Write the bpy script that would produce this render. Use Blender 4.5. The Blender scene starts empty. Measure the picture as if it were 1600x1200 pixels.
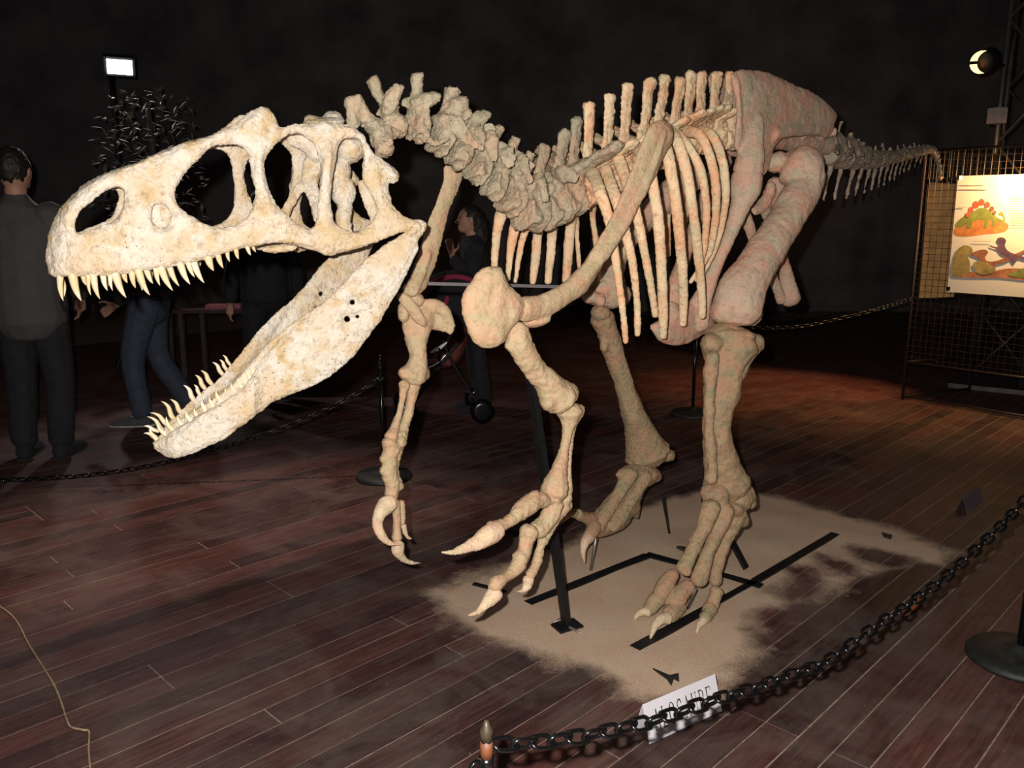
import bpy, bmesh, math, random
import numpy as np
from mathutils import Vector, Matrix, geometry
random.seed(7)
sc = bpy.context.scene
COL = sc.collection

# ------------------------------------------------------------ camera
FPX = 1294.0
PITCH = math.atan(260.0/FPX)
CS, SN = math.cos(PITCH), math.sin(PITCH)
H = 1.5
CAM = Vector((0, 0, H))
cam = bpy.data.cameras.new('camera'); cam.sensor_width = 36; cam.lens = FPX/1600*36
cam.clip_start = .02; cam.clip_end = 200
camo = bpy.data.objects.new('camera', cam); COL.objects.link(camo)
camo.location = CAM; camo.rotation_euler = (math.pi/2-PITCH, 0, 0)
sc.camera = camo

# ------------------------------------------------------------ world, flash, exposure
w = bpy.data.worlds.new('world'); sc.world = w; w.use_nodes = True
w.node_tree.nodes['Background'].inputs[0].default_value = (.9, .8, .8, 1)
w.node_tree.nodes['Background'].inputs[1].default_value = .004
sc.view_settings.view_transform = 'Standard'; sc.view_settings.look = 'None'
sc.view_settings.gamma = 1; sc.view_settings.exposure = 0
sc.view_settings.use_curve_mapping = False

def light(name, typ, loc, energy, color=(1, 1, 1), size=.02, target=None, spot=None, blend=.3):
    l = bpy.data.lights.new(name, typ); l.energy = energy; l.color = color
    if typ == 'AREA': l.size = size
    else: l.shadow_soft_size = size
    if spot: l.spot_size = math.radians(spot); l.spot_blend = blend
    o = bpy.data.objects.new(name, l); COL.objects.link(o); o.location = loc
    if target is not None:
        o.rotation_euler = (Vector(target)-Vector(loc)).to_track_quat('-Z', 'Y').to_euler()
    return o
# the photographer's flash, just up and left of the lens
light('camera_flash', 'POINT', (-.06, .01, H+.055), 390, (1.0, .965, .925), .012)

# ------------------------------------------------------------ pixel -> place helpers
def ray(u, v):
    a = (u-800)/FPX; b = (600-v)/FPX
    return Vector((a, CS+b*SN, -SN+b*CS))
FR = {}   # name -> (x0, y0, azimuth of a vertical plane)
def frame(n, x, y, deg): FR[n] = (x, y, math.radians(deg))
def nrm(fr):
    p = FR[fr][2]; return Vector((math.sin(p), -math.cos(p), 0))
def P(u, v, off=0., fr='B'):
    d = ray(u, v)
    if fr == 'Z': return CAM + d*((off-H)/d.z)
    x0, y0, p = FR[fr]; n = Vector((math.sin(p), -math.cos(p), 0))
    t = (off + n.x*x0 + n.y*y0)/(n.x*d.x+n.y*d.y)
    return CAM + d*t
def depth(p): return (p.y)*CS - (p.z-H)*SN
def m_per_px(p): return depth(p)/FPX
frame('B', -.127, 2.507, 42)         # body mid plane
frame('S', -.40, 2.255, 30)          # skull mid plane
frame('SL', -.40+.5*.15, 2.255-.866*.15, 22.6)   # left cheek plane
frame('JL', -.40+.5*.15, 2.255-.866*.15, 20.5)   # left jaw plane
def mirror_S(p, fr='S'):
    x0, y0, _ = FR[fr]; n = nrm(fr)
    return p - n*(2*((p.x-x0)*n.x+(p.y-y0)*n.y))
_a = P(1290, 222); frame('T', _a.x, _a.y, 54)
for _i, _y in enumerate((4, 5, 6, 7, 8, 9, 10)): frame('Y%d' % _y, 0, _y, 0)

# ------------------------------------------------------------ materials
MATS = {}
def nodes(name):
    m = bpy.data.materials.new(name); m.use_nodes = True
    nt = m.node_tree; b = nt.nodes['Principled BSDF']; MATS[name] = m
    return m, nt, b
def N(nt, typ, **kw):
    n = nt.nodes.new(typ)
    for k, v in kw.items():
        if k in n.inputs: n.inputs[k].default_value = v
        else: setattr(n, k, v)
    return n
def ramp(nt, src, stops):
    r = nt.nodes.new('ShaderNodeValToRGB'); e = r.color_ramp.elements
    while len(e) < len(stops): e.new(.5)
    for i, (p, c) in enumerate(stops):
        e[i].position = p; e[i].color = (*c, 1) if len(c) == 3 else c
    nt.links.new(src, r.inputs[0]); return r
def mixc(nt, fac, a, b, mode='MIX'):
    m = nt.nodes.new('ShaderNodeMix'); m.data_type = 'RGBA'; m.blend_type = mode
    for s, i in ((fac, 0), (a, 6), (b, 7)):
        if hasattr(s, 'is_linked'): nt.links.new(s, m.inputs[i])
        elif i == 0: m.inputs[0].default_value = s
        else: m.inputs[i].default_value = (*s, 1)
    return m.outputs[2]
def noise(nt, scale, detail=4, rough=.6, vec=None, dist=0):
    n = N(nt, 'ShaderNodeTexNoise', Scale=scale, Detail=detail, Roughness=rough, Distortion=dist)
    if vec is not None: nt.links.new(vec, n.inputs['Vector'])
    return n
def coord(nt): return nt.nodes.new('ShaderNodeTexCoord').outputs['Object']
def bone_mat(name, base, t1, t2, dark, rough=.6, pit=.5, bump=.35, scale=1.):
    m, nt, b = nodes(name); c = coord(nt)
    n1 = noise(nt, 7*scale, 3, .6, c, .6); n2 = noise(nt, 16*scale, 4, .6, c, .4); n3 = noise(nt, 60*scale, 5, .7, c)
    r1 = ramp(nt, n1.outputs[0], [(.42, (0, 0, 0)), (.62, (1, 1, 1))])
    r2 = ramp(nt, n2.outputs[0], [(.48, (0, 0, 0)), (.66, (1, 1, 1))])
    r3 = ramp(nt, n3.outputs[0], [(.52, (0, 0, 0)), (.72, (1, 1, 1))])
    x = mixc(nt, r1.outputs[0], base, t1); x = mixc(nt, r2.outputs[0], x, t2)
    mul = nt.nodes.new('ShaderNodeMath'); mul.operation = 'MULTIPLY'; mul.inputs[1].default_value = pit
    nt.links.new(r3.outputs[0], mul.inputs[0])
    x = mixc(nt, mul.outputs[0], x, dark)
    vo = N(nt, 'ShaderNodeTexVoronoi', Scale=75*scale); nt.links.new(c, vo.inputs['Vector'])
    rv = ramp(nt, vo.outputs['Distance'], [(.06, (1, 1, 1)), (.16, (0, 0, 0))])
    n4 = noise(nt, 5*scale, 2, .5, c); r4 = ramp(nt, n4.outputs[0], [(.5, (0, 0, 0)), (.58, (pit, pit, pit))])
    pm = nt.nodes.new('ShaderNodeMath'); pm.operation = 'MULTIPLY'
    nt.links.new(rv.outputs[0], pm.inputs[0]); nt.links.new(r4.outputs[0], pm.inputs[1])
    x = mixc(nt, pm.outputs[0], x, tuple(k*.55 for k in dark))
    n6 = noise(nt, 11*scale, 6, .62, c, 1.2)
    rk = ramp(nt, n6.outputs[0], [(.485, (0, 0, 0)), (.5, (pit, pit, pit)), (.515, (0, 0, 0))])
    n7 = noise(nt, 4*scale, 2, .5, c); rk2 = ramp(nt, n7.outputs[0], [(.46, (0, 0, 0)), (.6, (1, 1, 1))])
    km = nt.nodes.new('ShaderNodeMath'); km.operation = 'MULTIPLY'; nt.links.new(rk.outputs[0], km.inputs[0]); nt.links.new(rk2.outputs[0], km.inputs[1])
    x = mixc(nt, km.outputs[0], x, dark)
    nt.links.new(x, b.inputs['Base Color']); b.inputs['Roughness'].default_value = rough
    b.inputs['Specular IOR Level'].default_value = .25
    ad = nt.nodes.new('ShaderNodeMath'); ad.operation = 'SUBTRACT'
    n5 = noise(nt, 95*scale, 5, .7, c)
    nt.links.new(n5.outputs[0], ad.inputs[0]); nt.links.new(pm.outputs[0], ad.inputs[1])
    bp = N(nt, 'ShaderNodeBump', Strength=bump, Distance=.012); nt.links.new(ad.outputs[0], bp.inputs['Height'])
    nt.links.new(bp.outputs[0], b.inputs['Normal'])
    return m
bone_mat('bone_skull', (.60, .53, .435), (.56, .43, .29), (.50, .36, .19), (.20, .13, .075), .5, .62, .75)
bone_mat('bone_neck', (.42, .35, .24), (.48, .31, .20), (.33, .29, .19), (.13, .10, .06), .6, .7, .7)
bone_mat('bone_rib', (.76, .56, .35), (.74, .40, .22), (.62, .52, .31), (.27, .145, .07), .55, .65, .45)
bone_mat('bone_limb', (.50, .37, .22), (.52, .31, .19), (.44, .35, .20), (.24, .145, .075), .5, .6, .5)
bone_mat('bone_hip', (.54, .38, .27), (.62, .32, .22), (.46, .40, .27), (.24, .14, .085), .6, .6, .5)
bone_mat('bone_leg', (.40, .28, .16), (.44, .25, .15), (.31, .265, .15), (.15, .095, .05), .6, .7, .6)
bone_mat('bone_tail', (.40, .32, .24), (.42, .29, .22), (.32, .28, .20), (.13, .10, .07), .6, .5, .5)
bone_mat('tooth_enamel', (.60, .50, .34), (.52, .39, .21), (.60, .53, .40), (.42, .26, .10), .35, .25, .15)
bone_mat('claw_horn', (.62, .48, .32), (.62, .40, .27), (.55, .44, .27), (.26, .16, .09), .45, .35, .3)
def plain(name, col, rough=.6, metal=0., var=.25, sc_=20, bump=0, emis=0):
    m, nt, b = nodes(name); c = coord(nt)
    n = noise(nt, sc_, 4, .6, c)
    r = ramp(nt, n.outputs[0], [(.3, tuple(k*(1-var) for k in col)), (.7, tuple(min(1, k*(1+var)) for k in col))])
    nt.links.new(r.outputs[0], b.inputs['Base Color'])
    b.inputs['Roughness'].default_value = rough; b.inputs['Metallic'].default_value = metal
    if bump:
        bp = N(nt, 'ShaderNodeBump', Strength=bump, Distance=.01); nt.links.new(n.outputs[0], bp.inputs['Height'])
        nt.links.new(bp.outputs[0], b.inputs['Normal'])
    if emis:
        b.inputs['Emission Color'].default_value = (*col, 1); b.inputs['Emission Strength'].default_value = emis
    return m

# ------------------------------------------------------------ object helpers
def tag(o, label=None, cat=None, group=None, kind=None):
    if label: o['label'] = label
    if cat: o['category'] = cat
    if group: o['group'] = group
    if kind: o['kind'] = kind
    return o
def empty(name, loc=(0, 0, 0)):
    o = bpy.data.objects.new(name, None); COL.objects.link(o); o.location = loc
    o.empty_display_size = .1
    return o
def adopt(o, parent):
    if parent is not None:
        bpy.context.view_layer.update() if False else None
        o.parent = parent
        q = parent; loc = Vector((0, 0, 0))
        while q is not None: loc += Vector(q.location); q = q.parent
        o.matrix_parent_inverse = Matrix.Translation(-loc) if parent.parent is None else Matrix.Identity(4)
def link(name, me, mat, parent=None, smooth=True):
    o = bpy.data.objects.new(name, me); COL.objects.link(o)
    if mat: me.materials.append(MATS[mat])
    if smooth:
        me.polygons.foreach_set('use_smooth', [True]*len(me.polygons))
    adopt(o, parent); return o

def catmull(rows, n, closed=False):
    a = np.array(rows, float); k = len(a); out = []
    if k == 2 and not closed:
        return np.array([a[0]+(a[1]-a[0])*i/n for i in range(n+1)])
    rng = range(k) if closed else range(k-1)
    for i in rng:
        if closed: p0, p1, p2, p3 = a[(i-1) % k], a[i], a[(i+1) % k], a[(i+2) % k]
        else:
            p1, p2 = a[i], a[i+1]
            p0 = a[i-1] if i else 2*p1-p2
            p3 = a[i+2] if i+2 < k else 2*p2-p1
        for j in range(n):
            t = j/n
            out.append(.5*((2*p1)+(-p0+p2)*t+(2*p0-5*p1+4*p2-p3)*t*t+(-p0+3*p1-3*p2+p3)*t**3))
    if not closed: out.append(a[-1])
    return np.array(out)

class MB:
    """collects closed shells; build() joins them into ONE mesh object"""
    def __init__(s): s.v = []; s.f = []
    def add(s, v, f):
        o = len(s.v); s.v += [tuple(p) for p in v]; s.f += [tuple(i+o for i in q) for q in f]
    def mirror(s, start, fr='S'):
        """mirror everything added after index pair start"""
        v0, f0 = start; o = len(s.v)
        nv = [tuple(mirror_S(Vector(p), fr)) for p in s.v[v0:]]
        nf = [tuple((i-v0+o) for i in reversed(q)) for q in s.f[f0:]]
        s.v += nv; s.f += nf
    def mark(s): return (len(s.v), len(s.f))
    # ---- tube through world points; rows (Vector, half width, depth ratio)
    def tube3(s, pts, n=5, seg=10, lat=None, cap=.6, sharp=False):
        rows = [(*p[0], p[1], (p[2] if len(p) > 2 else 1.)) for p in pts]
        r = catmull(rows, n) if n > 1 else np.array(rows)
        r[:, 3] = np.maximum(r[:, 3], 1e-4)
        k = len(r); rings = []
        Wp = None
        def ring(c, T, wd, ra):
            nonlocal Wp
            D0 = lat if lat is not None else (c-CAM).normalized()
            W = T.cross(D0)
            if W.length < .15 and Wp is not None: W = Wp
            elif W.length < .01: W = T.cross(Vector((.3, .2, 1)))
            W.normalize()
            if Wp is not None and W.dot(Wp) < 0: W = -W
            Wp = W
            D = W.cross(T).normalized()
            return [c + W*(wd*math.cos(2*math.pi*j/seg)) + D*(wd*ra*math.sin(2*math.pi*j/seg)) for j in range(seg)]
        for i in range(k):
            c = Vector(r[i, :3]); T = Vector(r[min(i+1, k-1), :3]-r[max(i-1, 0), :3])
            if T.length < 1e-9: T = Vector((0, 0, 1))
            T.normalize(); wd, ra = r[i, 3], r[i, 4]
            if i == 0 and cap: rings.append(ring(c-T*wd*cap*.75, T, wd*.66, ra))
            rings.append(ring(c, T, wd, ra))
            if i == k-1 and cap and not sharp: rings.append(ring(c+T*wd*cap*.75, T, wd*.66, ra))
        a = Vector(r[0, :3]); b = Vector(r[-1, :3])
        T0 = Vector(r[1, :3]-r[0, :3]).normalized(); T1 = Vector(r[-1, :3]-r[-2, :3]).normalized()
        vs = [p for g in rings for p in g]; K = len(rings)
        fs = []
        for i in range(K-1):
            for j in range(seg):
                j2 = (j+1) % seg
                fs.append((i*seg+j, i*seg+j2, (i+1)*seg+j2, (i+1)*seg+j))
        vs.append(a-T0*r[0, 3]*cap); vs.append(b+T1*r[-1, 3]*cap)
        A = K*seg; B = A+1
        for j in range(seg):
            j2 = (j+1) % seg
            fs.append((A, j2, j)); fs.append((B, (K-1)*seg+j, (K-1)*seg+j2))
        # orientation test: make normals point outwards
        c0 = vs[0]; q = fs[0]; nn = (vs[q[1]]-vs[q[0]]).cross(vs[q[2]]-vs[q[1]])
        ce = sum((vs[j] for j in range(seg)), Vector())/seg
        if nn.dot(c0-ce) < 0: fs = [tuple(reversed(q)) for q in fs]
        s.add(vs, fs); return s
    # ---- tube from pixel rows (u, v, off, half width px, ratio)
    def tube(s, rows, fr='B', n=5, seg=10, cap=.6, sharp=False, lat=None):
        pts = []
        for q in rows:
            p = P(q[0], q[1], q[2], fr)
            pts.append((p, q[3]*m_per_px(p), q[4] if len(q) > 4 else 1.))
        return s.tube3(pts, n, seg, lat, cap, sharp)
    def blob3(s, c, ax, ay, az, nu=10, nv=7):
        vs = [c+az]; fs = []
        for i in range(1, nv):
            th = math.pi*i/nv
            for j in range(nu):
                ph = 2*math.pi*j/nu
                vs.append(c+ax*(math.sin(th)*math.cos(ph))+ay*(math.sin(th)*math.sin(ph))+az*math.cos(th))
        vs.append(c-az); L = len(vs)-1
        for j in range(nu):
            j2 = (j+1) % nu
            fs.append((0, 1+j, 1+j2)); fs.append((L, 1+(nv-2)*nu+j2, 1+(nv-2)*nu+j))
            for i in range(nv-2):
                fs.append((1+i*nu+j, 1+(i+1)*nu+j, 1+(i+1)*nu+j2, 1+i*nu+j2))
        if ax.cross(ay).dot(az) < 0: fs = [tuple(reversed(q)) for q in fs]
        s.add(vs, fs); return s
    def blob(s, u, v, off, ru, rv, rd=None, fr='B', rot=0.):
        """ellipsoid: ru, rv px in the picture plane, rd metres deep"""
        p = P(u, v, off, fr); k = m_per_px(p)
        V = (p-CAM).normalized(); R = V.cross(Vector((0, 0, 1))).normalized(); U = R.cross(V)
        a = math.radians(rot); X = R*math.cos(a)+U*math.sin(a); Y = -R*math.sin(a)+U*math.cos(a)
        rd = rd if rd is not None else (ru+rv)/2*k
        return s.blob3(p, X*(ru*k), Y*(rv*k), V*rd)
    # ---- traced flat bone with real thickness, rounded towards its edges
    def plate(s, outline, fr, off=0., thick=.012, R=14, holes=(), grid=9, sub=3, hsub=3, bulge=0., edge=.3):
        o2 = catmull(outline, sub, True); hs = [catmull(h, hsub, True) for h in holes]
        loops = [o2]+hs
        pts = []; edges = []
        for lp in loops:
            b0 = len(pts); m = len(lp)
            pts += [tuple(p) for p in lp]; edges += [(b0+i, b0+(i+1) % m) for i in range(m)]
        def inside(poly, x, y):
            x0, y0 = poly[:, 0], poly[:, 1]; x1, y1 = np.roll(x0, -1), np.roll(y0, -1)
            c = ((y0 > y) != (y1 > y))
            with np.errstate(divide='ignore', invalid='ignore'):
                xi = (x1-x0)*(y-y0)/(y1-y0)+x0
            return (np.sum(c & (x < xi)) % 2) == 1
        segs0 = np.concatenate([lp for lp in loops]); segs1 = np.concatenate([np.roll(lp, -1, 0) for lp in loops])
        def dist(x, y):
            d = segs1-segs0; q = np.array([x, y])-segs0
            t = np.clip((q*d).sum(1)/np.maximum((d*d).sum(1), 1e-9), 0, 1)
            e = q-d*t[:, None]; return math.sqrt((e*e).sum(1).min())
        mn, mx = o2.min(0), o2.max(0)
        y = mn[1]+grid/2; row = 0
        while y < mx[1]:
            x = mn[0]+grid/2+(grid/2 if row % 2 else 0)
            while x < mx[0]:
                if inside(o2, x, y) and not any(inside(h, x, y) for h in hs) and dist(x, y) > grid*.45:
                    pts.append((x, y))
                x += grid
            y += grid*.87; row += 1
        res = geometry.delaunay_2d_cdt([Vector(p) for p in pts], edges, [], 0, 1e-4)
        V2, F = res[0], res[2]
        keep = []
        for f in F:
            cx = sum(V2[i].x for i in f)/3; cy = sum(V2[i].y for i in f)/3
            if inside(o2, cx, cy) and not any(inside(h, cx, cy) for h in hs): keep.append(tuple(f))
        n = nrm(fr); front = []; back = []
        for q in V2:
            d = min(dist(q.x, q.y)/R, 1.)
            prof = edge+(1-edge)*math.sqrt(max(0, 1-(1-d)**2))
            o = off(q.x, q.y) if callable(off) else off
            base = P(q.x, q.y, o, fr)
            front.append(base+n*(thick*prof+bulge*prof)); back.append(base-n*(thick*prof-bulge*prof*.5))
        L = len(V2); vs = front+back; fs = []
        cnt = {}
        for f in keep:
            for a, b in ((f[0], f[1]), (f[1], f[2]), (f[2], f[0])): cnt[(a, b)] = 1
        f0 = keep[0]; nn = (front[f0[1]]-front[f0[0]]).cross(front[f0[2]]-front[f0[1]])
        flip = nn.dot(n) < 0
        for f in keep:
            a = f if not flip else tuple(reversed(f))
            fs.append(a); fs.append(tuple(L+i for i in reversed(a)))
        for (a, b) in cnt:
            if (b, a) not in cnt:
                q = (a, L+a, L+b, b)
                fs.append(q if not flip else tuple(reversed(q)))
        s.add(vs, fs); return s
    def slab(s, L, R, thick, m=6, bulge=0.):
        """solid strip between two matching polylines"""
        k = len(L); top = []; bot = []
        cen = sum(L, Vector())/k
        for i in range(k):
            T = (L[min(i+1, k-1)]-L[max(i-1, 0)]).normalized(); X = (R[i]-L[i]).normalized()
            U = T.cross(X).normalized()
            if U.dot(L[i]-cen) < 0 and False: U = -U
            for j in range(m+1):
                p = L[i].lerp(R[i], j/m)+U*(bulge*math.sin(math.pi*j/m))
                top.append(p+U*thick/2); bot.append(p-U*thick/2)
        n = len(top); fs = []; M = m+1
        def q(a, b, c, d): fs.append((a, b, c, d))
        for i in range(k-1):
            for j in range(m):
                a, b, c, d = i*M+j, i*M+j+1, (i+1)*M+j+1, (i+1)*M+j
                q(a, d, c, b); q(n+a, n+b, n+c, n+d)
        for i in range(k-1):
            q(i*M, n+i*M, n+(i+1)*M, (i+1)*M); q(i*M+m, (i+1)*M+m, n+(i+1)*M+m, n+i*M+m)
        for j in range(m):
            q(j, j+1, n+j+1, n+j); e = (k-1)*M; q(e+j, n+e+j, n+e+j+1, e+j+1)
        s.add(top+bot, fs); return s
    def box(s, c, sx, sy, sz, rz=0., M=None):
        vs = []
        R = M if M is not None else Matrix.Rotation(rz, 3, 'Z')
        for z in (-1, 1):
            for x, y in ((-1, -1), (1, -1), (1, 1), (-1, 1)):
                vs.append(Vector(c)+R @ Vector((x*sx/2, y*sy/2, z*sz/2)))
        s.add(vs, [(3, 2, 1, 0), (4, 5, 6, 7), (0, 1, 5, 4), (1, 2, 6, 5), (2, 3, 7, 6), (3, 0, 4, 7)]); return s
    def bar(s, a, b, wx, wy):
        a, b = Vector(a), Vector(b); d = b-a
        return s.box((a+b)/2, wx, wy, d.length, M=d.to_track_quat('Z', 'Y').to_matrix())
    def rod(s, a, b, r, seg=8):
        return s.tube3([(Vector(a), r), (Vector(b), r)], 1, seg, lat=None, cap=.02)
    def lathe(s, c, prof, seg=24, M=None):
        vs = []; fs = []; k = len(prof)
        R = M if M is not None else Matrix.Identity(3)
        for r, z in prof:
            for j in range(seg):
                a = 2*math.pi*j/seg
                vs.append(Vector(c)+R @ Vector((r*math.cos(a), r*math.sin(a), z)))
        for i in range(k-1):
            for j in range(seg):
                j2 = (j+1) % seg
                fs.append((i*seg+j, i*seg+j2, (i+1)*seg+j2, (i+1)*seg+j))
        fs.append(tuple(reversed(range(seg)))); fs.append(tuple((k-1)*seg+j for j in range(seg)))
        s.add(vs, fs); return s
    def mesh(s, name):
        me = bpy.data.meshes.new(name); me.from_pydata([tuple(p) for p in s.v], [], s.f); me.update(); return me
    def build(s, name, mat, parent=None, smooth=True):
        return link(name, s.mesh(name), mat, parent, smooth)
    def bone(s, name, mat, parent=None, voxel=.006, smooth=2, rough=.004, rscale=.03, fine=1., mid=.5):
        """voxel-union the shells into one continuous organic surface"""
        o = link(name, s.mesh(name), mat, parent, True)
        r = o.modifiers.new('r', 'REMESH'); r.mode = 'VOXEL'; r.voxel_size = voxel; r.use_smooth_shade = True
        if smooth:
            m = o.modifiers.new('s', 'SMOOTH'); m.factor = .5; m.iterations = smooth+2
        if rough:
            for tx, st in ((clouds(rscale*2.2), rough*1.7), (clouds(rscale*.7, fine > .5), rough*1.1*fine)):
                d = o.modifiers.new('d', 'DISPLACE'); d.texture = tx; d.strength = st; d.mid_level = mid
                d.texture_coords = 'LOCAL'
        BAKE.append(o); return o
BAKE = []
_cl = {}
def clouds(sz, hard=False):
    if (sz, hard) not in _cl:
        t = bpy.data.textures.new('clouds', 'CLOUDS'); t.noise_scale = sz; t.noise_depth = 3
        if hard: t.noise_type = 'HARD_NOISE'
        _cl[(sz, hard)] = t
    return _cl[(sz, hard)]
def bake():
    dg = bpy.context.evaluated_depsgraph_get()
    for o in BAKE:
        me = bpy.data.meshes.new_from_object(o.evaluated_get(dg))
        old = o.data; mats = list(old.materials)
        o.modifiers.clear(); o.data = me; bpy.data.meshes.remove(old)
        me.materials.clear()
        for m in mats: me.materials.append(m)
        me.polygons.foreach_set('use_smooth', [True]*len(me.polygons)); me.update()
    BAKE.clear()
# ============================================================ the hall
def plank_mat():
    m, nt, b = nodes('plank_wood'); c = coord(nt)
    oi = nt.nodes.new('ShaderNodeObjectInfo')
    mp = N(nt, 'ShaderNodeMapping'); mp.inputs['Scale'].default_value = (2.2, 26, 10)
    ad = nt.nodes.new('ShaderNodeVectorMath'); ad.operation = 'ADD'
    geo = nt.nodes.new('ShaderNodeNewGeometry')
    rot = N(nt, 'ShaderNodeVectorRotate'); rot.inputs['Angle'].default_value = -PLA; nt.links.new(geo.outputs['Position'], rot.inputs['Vector'])
    nt.links.new(rot.outputs[0], mp.inputs['Vector'])
    g = noise(nt, 2.2, 5, .65, mp.outputs[0], .4)
    cl = ramp(nt, g.outputs[0], [(.28, (.034, .016, .014)), (.5, (.074, .033, .028)), (.75, (.12, .060, .050))])
    tone = ramp(nt, oi.outputs['Random'], [(0, (.55, .6, .62)), (.5, (.95, .9, .9)), (1, (1.35, 1.1, 1.05))])
    x = mixc(nt, 1., cl.outputs[0], tone.outputs[0], 'MULTIPLY')
    # dust ground into the wood, thicker in patches; small pale specks
    d1 = noise(nt, 2.6, 5, .65, geo.outputs['Position'], .8); r1 = ramp(nt, d1.outputs[0], [(.42, (0, 0, 0)), (.75, (.6, .6, .6))])
    x = mixc(nt, r1.outputs[0], x, (.165, .125, .104))
    d2 = noise(nt, 70, 2, .5, geo.outputs['Position']); r2 = ramp(nt, d2.outputs[0], [(.70, (0, 0, 0)), (.76, (.6, .6, .6))])
    x = mixc(nt, r2.outputs[0], x, (.26, .19, .14))
    nt.links.new(x, b.inputs['Base Color']); b.inputs['Specular IOR Level'].default_value = .22
    rr = ramp(nt, d1.outputs[0], [(.3, (.50, .50, .50)), (.7, (.75, .75, .75))]); nt.links.new(rr.outputs[0], b.inputs['Roughness'])
    bp = N(nt, 'ShaderNodeBump', Strength=.25, Distance=.004); nt.links.new(g.outputs[0], bp.inputs['Height']); nt.links.new(bp.outputs[0], b.inputs['Normal'])
PLA = math.radians(45.4)
plank_mat()
plain('joint_dust', (.26, .19, .145), .9, 0, .4, 30)
plain('black_drape', (.11, .098, .10), .95, 0, .4, 1.5)
plain('hall_ceiling', (.06, .055, .058), .9, 0, .3, 1)
PD = Vector((math.cos(PLA), math.sin(PLA), 0)); PN = Vector((-math.sin(PLA), math.cos(PLA), 0))
m = MB(); m.box((1, 4.5, -.0245), 20, 19, .045); floor = m.build('floor', 'joint_dust', None, False); tag(floor, kind='structure')
PW, GAP, PL = .104, .0055, 2.6
pm = MB(); bw = (PW-GAP)/2; pl = PL-GAP
pm.box((0, 0, -.011), pl, PW-GAP, .022); pme = pm.mesh('plank'); pme.materials.append(MATS['plank_wood'])
far = MB(); rs = random.Random(3); cnt = 0; halfs = 0
for r in range(-14, 100):
    q = .26+r*PW
    offs = (halfs*.9+rs.choice((0, 0, .65, 1.3))) % PL
    if r % 4 == 0: halfs = rs.random()*2
    for k in range(-5, 7):
        s0 = k*PL+offs+PL/2
        c = PD*s0+PN*q
        if c.y < .4 or c.x < -8.4 or c.x > 10.4 or c.y > 13.2: continue
        # in view and wide enough in the photograph to be picked apart
        vis = False
        for e in (-.5, -.25, 0, .25, .5):
            z = c+PD*PL*e; dd = z.y*CS+H*SN
            if dd < .3: continue
            uu = 800+FPX*z.x/dd; vv = 600-FPX*(-H*CS+z.y*SN)/dd
            if -60 < uu < 1660 and vv < 1290 and vv > 690: vis = True
        if vis:
            o = bpy.data.objects.new('plank', pme); COL.objects.link(o); o.parent = floor
            o.location = c+Vector((0, 0, rs.uniform(-.0012, .0012))); o.rotation_euler = (rs.uniform(-.006, .006), 0, PLA); cnt += 1
        else:
            far.box(c+Vector((0, 0, -.011)), pl, PW-GAP, .022, PLA)
fo = far.build('distant_planks', 'plank_wood', floor, False); tag(fo, kind='stuff')
print('planks', cnt)
for nm, c, s in (('wall_back', (1, 13.6, 2.7), (20, .2, 5.6)), ('wall_left', (-9, 4.5, 2.7), (.2, 19, 5.6)), ('wall_right', (11, 4.5, 2.7), (.2, 19, 5.6)), ('wall_front', (1, -5, 2.7), (20, .2, 5.6))):
    m = MB(); m.box(c, *s); tag(m.build(nm, 'black_drape', None, False), kind='structure')
m = MB(); m.box((1, 4.5, 5.6), 20, 19, .2); tag(m.build('ceiling', 'hall_ceiling', None, False), kind='structure')

# ---------------------------------------------------------------- sand under the mount
def sand_mat():
    m, nt, b = nodes('sand'); geo = nt.nodes.new('ShaderNodeNewGeometry'); c = geo.outputs['Position']
    n = noise(nt, 220, 3, .7, c); n2 = noise(nt, 4, 3, .6, c)
    cl = ramp(nt, n.outputs[0], [(.3, (.47, .35, .26)), (.7, (.74, .57, .43))]); tn = ramp(nt, n2.outputs[0], [(.35, (.95, .85, .8)), (.65, (1, 1, .95))])
    nt.links.new(mixc(nt, 1., cl.outputs[0], tn.outputs[0], 'MULTIPLY'), b.inputs['Base Color']); b.inputs['Roughness'].default_value = .95
    b.inputs['Specular IOR Level'].default_value = .1
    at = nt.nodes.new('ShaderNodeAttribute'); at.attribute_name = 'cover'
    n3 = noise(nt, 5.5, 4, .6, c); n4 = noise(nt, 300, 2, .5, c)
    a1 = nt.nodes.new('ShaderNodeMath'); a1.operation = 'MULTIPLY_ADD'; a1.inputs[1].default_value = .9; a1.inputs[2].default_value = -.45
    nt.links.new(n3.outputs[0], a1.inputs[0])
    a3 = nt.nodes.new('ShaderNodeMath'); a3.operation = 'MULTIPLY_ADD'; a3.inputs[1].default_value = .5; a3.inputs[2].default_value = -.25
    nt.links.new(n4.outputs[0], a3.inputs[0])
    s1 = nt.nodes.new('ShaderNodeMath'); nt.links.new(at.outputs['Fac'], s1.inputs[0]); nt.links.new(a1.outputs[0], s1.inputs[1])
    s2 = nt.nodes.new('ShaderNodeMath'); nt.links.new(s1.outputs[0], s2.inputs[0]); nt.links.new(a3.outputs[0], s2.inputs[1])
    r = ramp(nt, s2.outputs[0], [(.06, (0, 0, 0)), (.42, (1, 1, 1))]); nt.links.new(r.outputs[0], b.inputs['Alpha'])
    bp = N(nt, 'ShaderNodeBump', Strength=.5, Distance=.004); nt.links.new(n.outputs[0], bp.inputs['Height']); nt.links.new(bp.outputs[0], b.inputs['Normal'])
sand_mat()
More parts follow.
